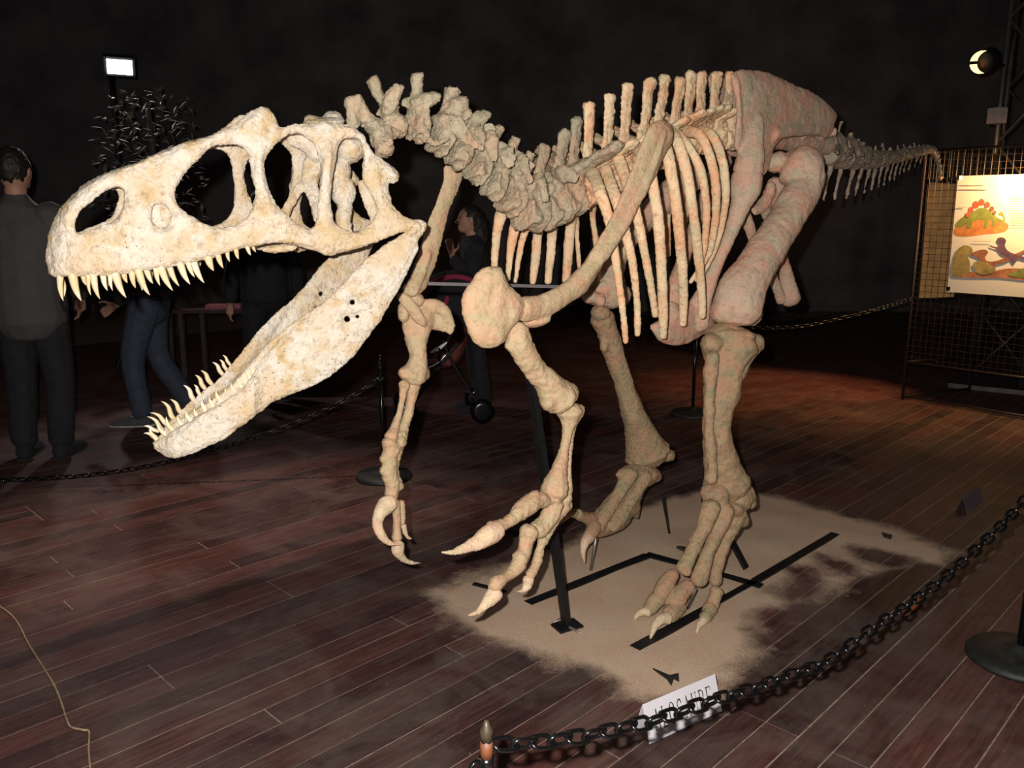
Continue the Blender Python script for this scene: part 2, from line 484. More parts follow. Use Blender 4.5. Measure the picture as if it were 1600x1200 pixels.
SAND = [(675,922),(735,900),(830,872),(900,845),(985,800),(1090,768),(1200,772),(1290,798),(1400,826),(1490,862),(1478,884),(1420,884),(1340,900),(1290,930),(1235,962),(1185,985),(1175,1015),(1150,1060),
        (1100,1100),(1030,1104),(990,1092),(950,1062),(900,1044),(850,1028),(795,1012),(740,992),(690,960)]
# finger-like gaps in the sand cover
SAND_GAPS = [[(1165,985),(1200,955),(1260,940),(1310,945),(1280,975),(1200,990)],[(1205,930),(1235,912),(1270,925),(1240,940)],[(1225,885),(1265,890),(1290,920),(1260,935),(1240,915)],[(1280,868),(1330,880),(1350,905),(1310,898)],[(1330,855),(1440,872),(1400,892),(1350,880)],[(1170,1010),(1200,985),(1240,990),(1200,1020)]]
def pip(poly, x, y):
    r = False; n = len(poly)
    for i in range(n):
        (a, b_), (c_, d) = poly[i], poly[(i+1) % n]
        if (b_ > y) != (d > y) and x < (c_-a)*(y-b_)/(d-b_)+a: r = not r
    return r
def pdist(poly, x, y):
    best = 9; n = len(poly)
    for i in range(n):
        a = poly[i]; c_ = poly[(i+1) % n]; dx, dy = c_[0]-a[0], c_[1]-a[1]
        t = max(0, min(1, ((x-a[0])*dx+(y-a[1])*dy)/(dx*dx+dy*dy+1e-12)))
        best = min(best, math.hypot(x-a[0]-dx*t, y-a[1]-dy*t))
    return best
SW = [tuple(P(u, v, 0, 'Z').xy) for u, v in SAND]; BW = [[tuple(P(u, v, 0, 'Z').xy) for u, v in b_] for b_ in SAND_GAPS]
xs = [p[0] for p in SW]; ys = [p[1] for p in SW]
g = .03; nx = int((max(xs)-min(xs)+.4)/g); ny = int((max(ys)-min(ys)+.4)/g); vs = []; fs = []; cov = []
from mathutils import noise as mn
for j in range(ny+1):
    for i in range(nx+1):
        x, y = min(xs)-.2+i*g, min(ys)-.2+j*g
        d = pdist(SW, x, y); d = d if pip(SW, x, y) else -d
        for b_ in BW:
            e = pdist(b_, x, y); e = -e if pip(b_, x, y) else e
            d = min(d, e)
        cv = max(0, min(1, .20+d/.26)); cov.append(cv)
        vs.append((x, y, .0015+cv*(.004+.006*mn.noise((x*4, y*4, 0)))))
for j in range(ny):
    for i in range(nx):
        a = j*(nx+1)+i
        if max(cov[a], cov[a+1], cov[a+nx+1], cov[a+nx+2]) > 0: fs.append((a, a+1, a+nx+2, a+nx+1))
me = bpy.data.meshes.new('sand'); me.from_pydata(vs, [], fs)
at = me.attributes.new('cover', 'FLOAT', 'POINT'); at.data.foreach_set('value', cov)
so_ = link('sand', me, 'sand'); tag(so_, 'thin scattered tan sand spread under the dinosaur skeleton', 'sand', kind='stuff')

# ---------------------------------------------------------------- lamps that light the hall
plain('lamp_metal', (.012, .012, .013), .6, .3, .2); plain('lamp_pale', (.45, .36, .33), .5, 0, .2)
def emit(name, col, s):
    m, nt, b = nodes(name); b.inputs['Base Color'].default_value = (*col, 1)
    b.inputs['Emission Color'].default_value = (*col, 1); b.inputs['Emission Strength'].default_value = s
emit('lamp_white', (1, .95, 1), 14); emit('lamp_warm', (1, .72, .28), 2.2)
# white floodlight on a tall stand, back left
A = P(187, 105, 0, 'Y8'); T = Vector((.3, 4.0, .2))
fl = empty('floodlight', (A.x-.16, 8.15, 0)); tag(fl, 'bright white floodlight on a stand above the leafy plant', 'floodlight')
fw = (Vector((-.8, 2.2, 0))-A).normalized(); rt = fw.cross(Vector((0, 0, 1))).normalized(); up = rt.cross(fw)
M = Matrix((rt, up, -fw)).transposed()
m = MB(); m.box(A-fw*.06, .26, .17, .10, M=M); m.build('housing', 'lamp_metal', fl, False)
m = MB(); m.box(A-fw*.004, .21, .125, .012, M=M); m.build('lamp_glass', 'lamp_white', fl, False)
m = MB(); m.rod((A.x-.16, 8.15, 0), (A.x-.16, 8.15, A.z-.05), .018); m.build('pole', 'lamp_metal', fl)
m = MB(); m.bar((A.x-.16, 8.15, A.z-.06), A-fw*.08, .03, .03); m.build('bracket', 'lamp_metal', fl, False)
for k in range(3):
    a = k*2.1+.4; m = MB(); m.rod((A.x-.16, 8.15, .5), (A.x-.16+.4*math.cos(a), 8.15+.4*math.sin(a), .012), .012); m.build('leg', 'lamp_metal', fl)
light('floodlight_beam', 'SPOT', A+fw*.03, 110, (1, .88, .90), .06, (-1.2, 4.6, 0), 70, .5)
# added unseen spotlight; its barn door cuts the light band straight on the boards
LS = Vector((-1.55, 4.15, 5.2)); cs = empty('added_spotlight', (-1.55, 4.15, 5.5)); tag(cs, 'added unseen ceiling spotlight with a barn door lighting the boards at left', 'spotlight')
f1, f2 = P(0, 1010, 0, 'Z'), P(700, 809, 0, 'Z'); dl = f2-f1; un = Vector((dl.y, -dl.x, 0)).normalized()
m = MB(); m.lathe(LS+Vector((0, 0, .03)), [(.09, 0), (.10, .02), (.09, .16), (.05, .2)], 20); m.build('housing', 'lamp_metal', cs)
m = MB(); m.rod(LS+Vector((0, 0, .2)), LS+Vector((0, 0, .31)), .012); m.build('stem', 'lamp_metal', cs)
e1, e2 = f1-dl*.9, f2+dl*.9; q4 = [LS+(p-LS)*.075 for p in (e1, e2, e2+un*3, e1+un*3)]; tn_ = Vector((0, 0, .003))
m = MB(); m.add(q4+[p+tn_ for p in q4], [(3, 2, 1, 0), (4, 5, 6, 7), (0, 1, 5, 4), (1, 2, 6, 5), (2, 3, 7, 6), (3, 0, 4, 7)]); m.build('barn_door', 'lamp_metal', cs, False)
m = MB(); m.rod((q4[0]+q4[1])/2+un*.05, LS+un*.08+Vector((0, 0, .04)), .006); m.build('barn_door_arm', 'lamp_metal', cs)
light('added_spotlight_beam', 'SPOT', LS, 620, (1, .76, .66), .012, (-1.45, 3.8, 0), 36, .9)
# warm spotlight high on the truss, back right
W = P(1535, 97, 0, 'Y7'); TG = P(1255, 600, 0, 'Z')
# ============================================================ the skeleton
SK = empty('dinosaur_skeleton', (.3, 2.75, 0))
tag(SK, 'mounted meat-eating dinosaur skeleton with open jaws standing on sand', 'skeleton')

# ---------------------------------------------------------------- skull
SKULL = [(82,431),(75,402),(77,375),(87,350),(97,327),(115,307),(137,290),(165,272),(190,264),(222,252),(247,240),(265,232),
 (280,226),(300,220),(327,211),(352,200),(375,187),(395,171),(412,167),(425,175),(435,190),(440,198),(458,193),(478,193),(500,190),
 (520,190),(542,193),(560,203),(570,214),(580,234),(592,244),(602,251),(614,260),(624,272),(622,282),(614,288),(607,286),(608,300),
 (614,320),(626,334),(640,342),(660,344),(666,352),(655,362),(634,364),(609,367),(584,379),(552,391),(514,400),(495,394),(463,385),
 (432,380),(406,384),(397,387),(368,392),(330,404),(299,411),(257,419),(229,423),(202,428),(170,431),(132,432),(102,434)]
NARIS = [(118,355),(122,335),(140,317),(162,300),(180,293),(190,296),(194,305),(192,320),(182,340),(157,352),(125,364)]
ANTORB = [(274,307),(276,294),(290,272),(310,250),(322,237),(340,229),(365,226),(380,233),(387,247),(392,272),(397,292),(396,317),
 (385,340),(370,351),(350,355),(327,351),(302,340),(281,325)]
ORBIT = [(416,246),(413,262),(416,280),(424,304),(433,321),(448,334),(466,349),(484,357),(492,350),(496,330),(498,300),(499,280),(500,260),
 (496,238),(487,222),(470,210),(456,207),(438,220),(425,234)]
TEMP = [(532,224),(542,217),(556,218),(566,226),(569,240),(565,260),(568,284),(578,304),(587,320),(586,336),(576,350),(560,361),
 (546,360),(528,352),(520,336),(518,310),(520,280),(526,250)]
FORAMEN = [(237,335),(240,322),(250,319),(262,325),(267,338),(262,352),(251,356),(241,348)]
def so(u, v):     # cheek surface: leans in at the top and the snout tip curls inwards
    o = -.00016*max(0, 330-v) - .00005*max(0, v-390)
    if u < 150: o -= .045*((150-u)/75.)**2
    return o
b = MB()
b.plate(SKULL, 'SL', so, .013, 16, [NARIS, ANTORB, ORBIT, TEMP, FORAMEN], grid=9, bulge=.004)
L = lambda rows, n=4, seg=8: b.tube([(u, v, so(u, v)+o, ww, ra) for u, v, o, ww, ra in rows], 'SL', n, seg)
L([(95,418,.004,14,.5),(150,415,.006,14,.5),(210,408,.008,13,.5),(270,400,.008,11,.5),(340,388,.008,9,.6),(410,372,.008,9,.7),(470,374,.008,10,.7),(520,385,.008,11,.6),(570,376,.008,9,.7),(620,357,.008,9,.7),(652,352,.004,8,1)])
L([(404,205,.008,10,.8),(404,245,.010,8,.9),(406,285,.010,9,.8),(412,320,.008,14,.6),(420,350,.006,20,.5)])      # lacrimal
L([(512,200,.006,9,.8),(512,240,.012,9,.9),(509,280,.012,9,.9),(506,320,.008,10,.7),(508,355,.006,13,.6)])         # postorbital
L([(572,228,.006,7,.9),(582,260,.008,10,.8),(590,295,.008,9,.8),(600,330,.006,9,.8),(622,352,.004,9,.8)])          # quadratojugal
L([(335,214,.006,6,.9),(375,208,.010,9,.8),(410,185,.008,15,.6),(424,190,.004,11,.6)])                              # brow horn
L([(115,325,.002,9,.7),(150,292,.004,8,.7),(200,270,.004,9,.7),(260,245,.004,9,.7),(320,220,.004,7,.8)])            # nasal rim
L([(204,275,.003,5,.8),(216,300,.005,6,.7),(206,325,.005,6,.7),(185,348,.005,6,.7),(160,358,.004,5,.7)])            # rim behind the nostril
L([(232,262,.002,5,.8),(240,290,.004,5,.8),(234,318,.005,5,.8),(234,345,.006,5,.8),(245,366,.006,5,.8),(270,376,.006,5,.7)])
L([(600,262,.004,8,.8),(610,272,.010,8,.8),(618,276,.010,6,.8)])
b.blob(251, 338, -.021, 20, 23, .009, 'SL')       # recessed floor of the small opening
b.blob(437, 388, -.028, 30, 8, .012, 'SL', 4)     # ectopterygoid
st = (0, 0); b.mirror(st)
# skull roof joins both sides
top = [(86,430),(80,402),(83,375),(93,350),(104,328),(122,308),(145,290),(172,276),(222,259),(265,240),(300,227),(330,220),(365,212),(400,204),(430,208),(460,204),(500,200),(540,204),(560,214)]
Lp = [P(u, v, so(u, v), 'SL') for u, v in top]
b.slab(Lp, [mirror_S(p) for p in Lp], .016, 6, .004)
pal = [(100,418),(180,414),(260,402),(340,388),(380,382)]
Lp = [P(u, v, so(u, v), 'SL') for u, v in pal]
b.slab(Lp[:3], [mirror_S(p) for p in Lp[:3]], .012, 4, 0)
# braincase and the bones around it
b.blob(548, 232, .02, 26, 24, .05, 'S'); b.blob(536, 300, .02, 22, 26, .035, 'S'); b.blob(530, 268, 0, 20, 22, .05, 'S')
b.tube([(540,320,.03,12),(536,345,.04,13),(545,368,.05,10)], 'S')
b.tube([(566,285,.05,8),(576,312,.06,11,.5),(588,345,.07,10)], 'S')
b.tube([(490,255,-.02,18,.6),(484,285,-.02,13,.6),(492,310,0,12,.6),(500,345,.02,9)], 'S')
b.tube([(455,214,-.03,14,.6),(482,222,-.02,18,.7),(500,245,-.01,16)], 'S')
b.blob(505, 192, 0, 36, 10, .07, 'S', 6); b.blob(488,187,.0,14,8,.03,'S'); b.blob(520,183,.0,16,10,.03,'S')
b.tube([(470,290,-.03,8,.6),(420,365,0,9,.6),(360,385,.02,6,.6)], 'S')
skull = b.bone('skull', 'bone_skull', SK, .004, 1, .0045, .018)
skull['label'] = 'pale cream skull with large openings'

def tooth(u0, v0, u1, v1, wpx, off, fr, parent, bend=.12, mir=False, offf=None, deep=5):
    o0 = (offf(u0, v0) if offf else 0)+off
    p0, p1 = P(u0, v0, o0, fr), P(u1, v1, (offf(u0, v0) if offf else 0)+off-.004, fr)
    if mir: p0, p1 = mirror_S(p0), mirror_S(p1)
    k = m_per_px(p0); d = p1-p0; pr = d.cross((p0-CAM).normalized()).normalized()
    n = d.normalized()
    q = MB(); wd = wpx*k*.88
    q.tube3([(p0-n*deep*k, wd*.9), (p0+d*.0, wd), (p0+d*.45+pr*d.length*bend, wd*.78, .8), (p0+d*.8+pr*d.length*bend*.7, wd*.42, .8), (p1, wd*.07)], 3, 8)
    return q.build('tooth', 'tooth_enamel', parent)
UP = [(94,432,99,470,6),(114,433,127,470,8),(130,432,135,446,4.5),(138,434,142,461,4),(146,432,156,467,6.5),(161,431,168,454,5.5),
 (172,432,176,454,4),(181,431,197,465,7.5),(194,430,199,442,5),(206,428,212,450,5.5),(217,426,234,461,7),(230,425,239,443,5.5),(244,423,250,446,5),
 (252,420,270,454,7),(265,418,280,447,6),(282,414,297,444,7),(294,411,304,433,5),(302,409,319,442,7),(325,403,334,423,7.5),(341,400,349,419,5.5),
 (355,395,359,409,4),(369,392,373,405,4.5),(387,388,392,399,4),(396,387,400,394,3)]
for i, (a, c, d, e, ww) in enumerate(UP):
    tooth(a, c, d, e, ww, (-.006 if i % 3 == 2 else .002), 'SL', skull, -.05, offf=so)
    if i % 2 == 0 and i not in (2,): tooth(a, c, d, e, ww, .0, 'SL', skull, .10, mir=True, offf=so)

# ---------------------------------------------------------------- lower jaw
JAW = [(666,347),(653,348),(631,363),(603,381),(574,403),(552,425),(527,451),(495,482),(473,501),(451,520),(425,543),(413,556),(400,577),(387,596),
 (362,619),(330,638),(286,664),(250,686),(238,691),(243,701),(257,710),(276,715),(305,708),(337,691),(375,668),(406,645),(428,629),(473,610),(501,596),
 (530,574),(555,551),(577,526),(599,492),(622,454),(641,416),(653,381),(666,360)]
JH = [[(546,474),(549,468),(554,471),(552,475)],[(537,492),(543,494),(547,500),(540,502)],[(555,497),(560,489),(563,492),(559,498)]]
def jo(u, v):
    o = 0
    if u < 330: o -= .055*((330-u)/95.)**2
    return o - .00012*max(0, v-430)*(1 if u > 400 else .3)
b = MB()
b.plate(JAW, 'JL', jo, .012, 15, JH, grid=9, bulge=.003)
J = lambda rows: b.tube([(u, v, jo(u, v)+o, ww, ra) for u, v, o, ww, ra in rows], 'JL', 4, 8)
J([(268,692,.004,14,.6),(320,664,.006,12,.6),(370,634,.006,11,.6),(410,596,.007,9,.7),(430,560,.008,7,.8),(470,520,.008,6,.8),(520,475,.006,6,.8)])
J([(430,556,.010,4,.9),(470,540,.010,4,.9),(510,536,.009,4,.9),(545,540,.007,4,.9),(562,520,.006,5,.8),(580,470,.006,5,.8),(600,430,.006,5,.8),(640,385,.004,7,.8)])
J([(290,703,.002,8,.7),(350,678,.002,8,.7),(420,625,.002,8,.7),(500,590,.002,8,.7),(560,536,.002,8,.7),(615,455,.002,7,.8),(650,385,.002,7,.8)])
J([(652,352,0,9,1.4),(640,366,0,10,1.4)])
# inner shelf with low interdental plates
J([(262,676,-.014,9,.5),(320,642,-.015,11,.5),(370,610,-.014,13,.5),(420,555,-.012,15,.5),(460,515,-.008,12,.5),(500,480,-.004,5,.6)])
b.mirror((0, 0))
ch = [(252,690),(246,699),(260,709),(276,711)]
Lp = [P(u, v, jo(u, v), 'JL') for u, v in ch]; b.slab(Lp, [mirror_S(p) for p in Lp], .02, 4, 0)
jaw = b.bone('lower_jaw', 'bone_skull', SK, .004, 1, .0045, .018)
LOW_L = [(270,672,260,651,5),(243,684,234,669,4.5),(258,678,246,660,4.5),(284,664,278,648,4),(297,656,291,642,5),(308,650,304,638,3.5),(321,640,316,624,5),(332,633,328,620,4),(344,625,338,610,5),
 (356,617,352,606,3.5),(366,610,361,599,4),(376,602,371,591,4),(383,594,380,583,4),(389,587,386,577,3.5),(395,579,393,569,3.5),(401,571,399,562,3)]
for a, c, d, e, ww in LOW_L: tooth(a, c, d, e, ww, -.010, 'JL', jaw, .12, offf=jo)
# far tooth row: real places are the mirror of the near row, found from where it shows in the picture
def far_plane():
    p1, p2 = mirror_S(P(262, 690, jo(262, 690), 'JL')), mirror_S(P(420, 560, 0, 'JL'))
    return p1, p2
_p1, _p2 = far_plane(); frame('JR', _p1.x, _p1.y, math.degrees(math.atan2(_p2.y-_p1.y, _p2.x-_p1.x)))
LOW_R = [(240,683,225,677,3.5),(239,671,225,666,3.5),(250,668,230,651,4),(257,660,235,645,4.2),(267,648,252,627,4.6),(279,640,266,624,4.4),(299,619,287,602,4.6),
 (309,611,303,601,3.5),(315,600,305,586,4.4),(325,593,314,579,4.4),(343,579,332,566,4),(350,572,343,562,3.5),(355,564,348,555,3)]
for a, c, d, e, ww in LOW_R: tooth(a, c, d, e, ww, 0, 'JR', jaw, -.14, deep=9)

# ---------------------------------------------------------------- backbone
def vert(c, prev, nxt, rc, tip, sw, fr='B', tps=(), fork=None, mat='bone_neck', st=.35, lc=None, arch=1., zyg=True, spool=.78, vox=.0055, extra=None):
    """one vertebra: spool-shaped centrum, arch, spine, side processes; c,tip px; rc px"""
    p = P(*c, 0, fr); T = (P(*nxt, 0, fr)-P(*prev, 0, fr)).normalized()
    k = m_per_px(p); r = rc*k*(1.12 if mat == 'bone_neck' else 1.); n = nrm(fr)
    t = P(*tip, 0, fr); U = (t-p); Lsp = U.length; U.normalize()
    if lc is None: lc = (P(*nxt, 0, fr)-P(*prev, 0, fr)).length/2*.86
    b = MB()
    b.tube3([(p-T*lc/2, r), (p-T*lc*.36, r*.98), (p, r*spool), (p+T*lc*.36, r*.98), (p+T*lc/2, r)], 3, 14, lat=n, cap=.12)
    a = p+U*r*1.05
    b.blob3(a, T*(lc*.62*arch), n*(r*.80*arch), U*(r*.85*arch))
    b.blob3(p+n*r*.72+U*r*.45+T*lc*.2, T*(lc*.3), n*(r*.35), U*(r*.4)); b.blob3(p+n*r*.8-U*r*.25-T*lc*.1, T*(lc*.25), n*(r*.28), U*(r*.35))
    s = sw*k
    b.tube3([(p+U*r*.9, s*1.35, st*1.4), (p+U*(r*.9+(Lsp-r*.9)*.45), s*.95, st), (p+U*(r*.9+(Lsp-r*.9)*.85), s*1.0, st*1.25), (t-U*s*.35, s*1.05, st*1.7)], 3, 10, lat=n, cap=.5)
    if zyg:
        for sgn in (1, -1):
            b.tube3([(a+U*r*.2, r*.34), (a+T*(lc*.75)+U*r*.35+n*(sgn*r*.45), r*.26)], 2, 8)
            b.tube3([(a+U*r*.2, r*.34), (a-T*(lc*.7)+U*r*.15+n*(sgn*r*.5), r*.26)], 2, 8)
    for q in tps:   # rows (u, v, off, w px, ratio) from the arch out
        pts = [(a, r*.45, .6)]
        for (u, v, o, ww, *ra) in q:
            z = P(u, v, o, fr); pts.append((z, ww*m_per_px(z), ra[0] if ra else .5))
        b.tube3(pts, 3, 8)
    if fork:
        z = [P(u, v, o, fr) for u, v, o, ww in fork]
        b.tube3([(a, r*.4)]+[(q_, f_[3]*k) for q_, f_ in zip(z, fork)], 3, 8)
    if extra: extra(b, p, T, U, n, r)
    return b.bone('vertebra', mat, SK, vox, 1, .009, .022)

C = [(578,212),(600,212),(642,200),(682,215),(715,238),(745,264),(770,290),(797,315),(828,333),(860,327),(889,316),(916,304),(944,291),(971,277),(997,263),(1021,250),
     (1046,239),(1070,230),(1092,224),(1114,220),(1137,218),(1160,217)]
def seg(i): return C[i], C[i-1], C[i+1]
c = C[1]
vert((596,214), (575,214), (618,210), 17, (552,150), 11, st=.8, tps=[[(598,235,.03,12,.9)]], fork=[(585,195,.02,10)], extra=lambda b, p, T, U, n, r: (b.blob(600,232,.02,17,18,.035,'B'), b.tube([(553,196,0,13),(552,172,0,11),(551,156,0,13)],'B')))
vert((618,198), (600,206), (638,198), 19, (579,121), 11, st=.7, fork=[(608,162,.03,14),(623,136,.045,11)], tps=[[(606,225,.05,9)]])
vert((652,198), (632,194), (676,210), 24, (651,114), 12, st=.7, fork=[(662,158,.03,14),(684,151,.05,10)], tps=[[(672,222,.06,7),(697,218,.075,6)],[(668,175,.05,9)]])
vert((688,220), (668,206), (708,232), 23, (708,136), 14, st=.8, fork=[(714,166,.03,15),(728,158,.045,12)], tps=[[(712,196,.06,16),(745,230,.085,8)],[(735,178,.05,9)]])
vert((717,240), (698,226), (736,255), 23, (730,178), 12, st=.8, fork=[(745,187,.04,13),(766,179,.06,9)], tps=[[(745,210,.06,17),(752,234,.09,7)]])
vert((746,266), (728,250), (764,281), 22, (783,196), 10, st=.6, tps=[[(765,215,.07,17),(772,248,.10,8)],[(766,196,.05,12)]])
vert((772,291), (754,275), (790,306), 22, (808,215), 10, st=.6, tps=[[(788,232,.08,17),(797,258,.115,9)]])
vert((799,315), (780,299), (818,329), 23, (831,238), 10, st=.6, tps=[[(812,245,.07,13),(829,286,.125,7)],[(828,256,.06,12)]])
tipp = [None]*30
TIPS = {8:(853,228),9:(884,203),10:(902,184),11:(921,160),12:(953,146),13:(981,129),14:(1017,122),15:(1040,118),16:(1064,121),17:(1081,112),18:(1096,112)}
RC = {8:26,9:26,10:24,11:22,12:21,13:20,14:20,15:19,16:18,17:18,18:18,19:17,20:17}
for i in range(8, 21):
    p, a, d = seg(i)
    tp = TIPS.get(i, (p[0]+5, 112))
    q = []
    # side processes: left one leans up towards the lens, right one mirrored
    base = P(p[0], p[1]-RC[i]*1.5, 0)
    for sg in (1, -1):
        Lw = {16: .15, 17: .13, 18: .11, 19: .085, 20: .06}.get(i, .17 if i > 9 else .13)
        q.append(sg*Lw)
    def ex(b, p_, T, U, n, r, q=q, i=i):
        a_ = p_+U*r*1.5
        for o in q:
            if i == 8:
                e = P(852, 312, .12) if o > 0 else a_+n*o
                mid = P(842, 275, .09) if o > 0 else a_+n*o*.5
                b.tube3([(a_, r*.45, .6), (mid, r*.30, .8), (e, r*.22, .8)], 3, 8)
            elif i == 9 and o > 0:
                b.tube3([(a_, r*.5, .6), (P(880,272,.09), r*.5, .5), (P(900,278,.13), r*.32, .5)], 3, 8)
            else:
                e = a_+n*o+Vector((0, 0, abs(o)*.42))+T*abs(o)*.18
                b.tube3([(a_, r*.95, .5), (a_.lerp(e, .5), r*.78, .4), (e, r*.62, .5)], 3, 8, lat=Vector((0, 0, 1)))
    vert(p, a, d, RC[i]*1.08, tp, 12.5 if i > 9 else 13, mat='bone_neck' if i < 11 else 'bone_rib', st=.45, extra=ex)

# sacrum, between the hip blades
b = MB()
b.tube([(1140,216,0,17),(1180,214,0,18),(1220,217,0,18),(1260,221,0,18),(1290,226,0,17)], 'B', 4, 12)
b.plate([(1135,200),(1140,120),(1180,118),(1230,135),(1275,165),(1290,205),(1230,212)], 'B', 0, .018, 12, grid=14)
for u in (1150, 1180, 1210, 1240, 1270):
    p = P(u, 208, 0); n = nrm('B'); b.tube3([(p-n*.1, .022), (p, .03), (p+n*.1, .022)], 2, 8)
b.bone('sacrum', 'bone_hip', SK, .008, 1, .006, .03)

# tail
TC = [(1280,226),(1304,243),(1326,248),(1345,250),(1361,250),(1375,248.5),(1387,247),(1398,245),(1408,243),(1417,241),(1425,239.5),(1432,238),(1439,236.5),(1445,235),(1450,234),(1455,235),(1459,238),(1462,243),(1465,251),(1467,260),(1468,269),(1469,278),(1469.5,285)]
TR = [20,19,17.5,16,14.5,13.5,12.5,11.5,10.5,9.8,9.2,8.7,8.2,7.7,7.2,6.5,6,5.4,4.8,4.2,3.6,3,2.4]
TT = [None,(1314,188),(1330,206),(1341,217),(1355,229),(1367,229),(1378,225),(1390,231),(1402,227),(1412,225),(1421,226),(1428,224),(1436,225),(1443,225),(1449,227),(1457,229),(1462,233),(1467,240),(1470,249),(1471.5,258),(1472.5,267),(1473,277)]
CH = {1:[(1298,262),(1287,312)],2:[(1313,268),(1304,312)],3:[(1332,270),(1322,311)],4:[(1346,268),(1336,307)],5:[(1358,268),(1350,302)],6:[(1368,265),(1362,297)],7:[(1378,262),(1372,294)],
 8:[(1388,259),(1381,289)],9:[(1396,256),(1390,284)],10:[(1403,254),(1397,280)],11:[(1411,252),(1405,275)],12:[(1418,250),(1412,270)],13:[(1426,248),(1420,266)],14:[(1434,246),(1429,262)],15:[(1441,245),(1438,257)],16:[(1447,245),(1446,255)]}
for i in range(1, 22):
    c, a, d = TC[i], TC[i-1], TC[i+1]
    ex = None
    if i in CH:
        g = CH[i]
        def ex(b, p_, T, U, n, r, g=g, i=i):
            ww = max(2.4, 5-.18*i)
            cc_ = TC[i]; b.tube([(cc_[0], cc_[1], 0, ww), (g[0][0]+2, g[0][1]-8, 0, ww), (g[0][0], g[0][1], 0, ww), ((g[0][0]+g[1][0])/2-1, (g[0][1]+g[1][1])/2, 0, ww*.8), (g[1][0], g[1][1], 0, ww*.75)], 'T', 2, 8)
    tp = [[(c[0]+4, c[1]-2, .13-.01*i, 4, .5)], [(c[0]+4, c[1]-4, -(.13-.01*i), 4, .5)]] if i < 8 else ()
    vert(c, a, d, TR[i], TT[i], max(2.2, 6-.3*i), 'T', tp, mat='bone_tail', st=.5, extra=ex, vox=.009 if i < 14 else .007, zyg=i < 10)

# ---------------------------------------------------------------- ribs
def rib(rows, mat='bone_rib'):
    b = MB(); b.tube(rows, 'B', 5, 10, cap=.5); return b.bone('rib', mat, SK, .0055, 1, .003, .03)
LR = [
 [(925,268,.10,12,.5),(938,302,.20,11,.6),(953,350,.22,9,.7),(964,420,.21,7.5,.7),(972,480,.20,6.5,.7),(978,535,.18,5.5,.8)],
 [(945,262,.10,11,.5),(962,310,.20,10,.6),(976,360,.22,9,.7),(988,410,.22,7.5,.7),(995,470,.20,6.5,.7),(996,524,.18,5.5,.8)],
 [(965,245,.11,11,.5),(985,300,.21,10,.6),(998,350,.23,8.5,.7),(1010,410,.22,7.5,.7),(1019,460,.20,6.5,.7),(1024,494,.18,6,.8)],
 [(990,225,.11,12,.5),(1010,250,.22,11,.6),(1022,300,.25,10,.7),(1030,360,.25,9.5,.7),(1034,430,.23,9,.7),(1036,490,.20,8.5,.7),(1036,527,.18,7,.8)],
 [(1020,208,.12,11,.5),(1040,232,.22,11,.6),(1052,290,.25,10,.7),(1060,350,.25,9.5,.7),(1066,420,.23,9,.7),(1068,470,.20,8,.7),(1067,508,.18,7,.8)],
 [(1040,200,.12,11,.5),(1058,220,.22,10,.6),(1074,275,.25,9.5,.7),(1084,340,.25,9,.7),(1091,400,.22,8.5,.7),(1096,450,.20,7.5,.7),(1097,496,.18,6.5,.8)],
 [(1050,202,.12,9,.5),(1070,221,.20,8,.6),(1088,250,.23,8,.7),(1099,285,.24,8,.7),(1104,330,.23,7,.7),(1100,385,.20,6,.8),(1088,440,.16,4,.8)],
 [(1070,204,.12,10,.5),(1095,213,.20,9,.6),(1112,255,.23,8.5,.7),(1119,300,.23,8,.7),(1117,350,.20,7,.7),(1106,398,.16,6,.8),(1078,442,.10,4,.8)],
 [(1092,204,.11,9,.5),(1112,211,.18,8.5,.6),(1127,245,.21,8,.7),(1134,295,.21,7.5,.7),(1130,340,.18,6.5,.7),(1117,388,.14,5.5,.8),(1094,438,.08,4,.8)]]
for r in LR: rib(r)
RR = [
 [(800,300,-.10,9,.5),(783,335,-.20,10,.6),(775,375,-.22,7.5,.7),(772,425,-.22,5.5,.8)],
 [(830,310,-.10,9,.5),(808,345,-.20,10,.6),(799,385,-.22,7.5,.7),(793,440,-.22,4.5,.8)],
 [(838,330,-.12,8,.5),(820,362,-.21,7,.6),(811,400,-.23,5.5,.7),(805,441,-.23,3.8,.8)],
 [(850,320,-.12,9,.5),(841,360,-.22,8.5,.6),(837,400,-.24,8,.7),(832,442,-.24,6,.8)],
 [(868,320,-.12,9,.5),(863,360,-.22,8.5,.6),(860,400,-.24,8,.7),(856,442,-.24,6.5,.8)],
 [(900,310,-.12,9,.5),(892,350,-.22,9,.6),(888,395,-.24,8.5,.7),(884,440,-.24,7,.8)],
 [(905,310,-.12,6,.5),(901,350,-.24,5,.6),(903,390,-.26,4.5,.7),(907,440,-.26,4,.8)],
 [(935,290,-.12,7,.5),(926,330,-.24,6,.6),(930,370,-.26,5.5,.7),(938,440,-.26,4,.8)],
 [(1000,270,-.12,8,.5),(985,320,-.24,7,.6),(975,370,-.26,6.5,.7),(968,440,-.26,5,.8)],
 [(1060,250,-.10,8,.5),(1048,290,-.22,8,.6),(1042,340,-.24,7,.7),(1044,400,-.22,5,.8)],
 [(1090,245,-.10,8,.5),(1078,280,-.2,7,.6),(1070,330,-.22,7,.7),(1064,390,-.2,5,.8)]]
for r in RR: rib(r)

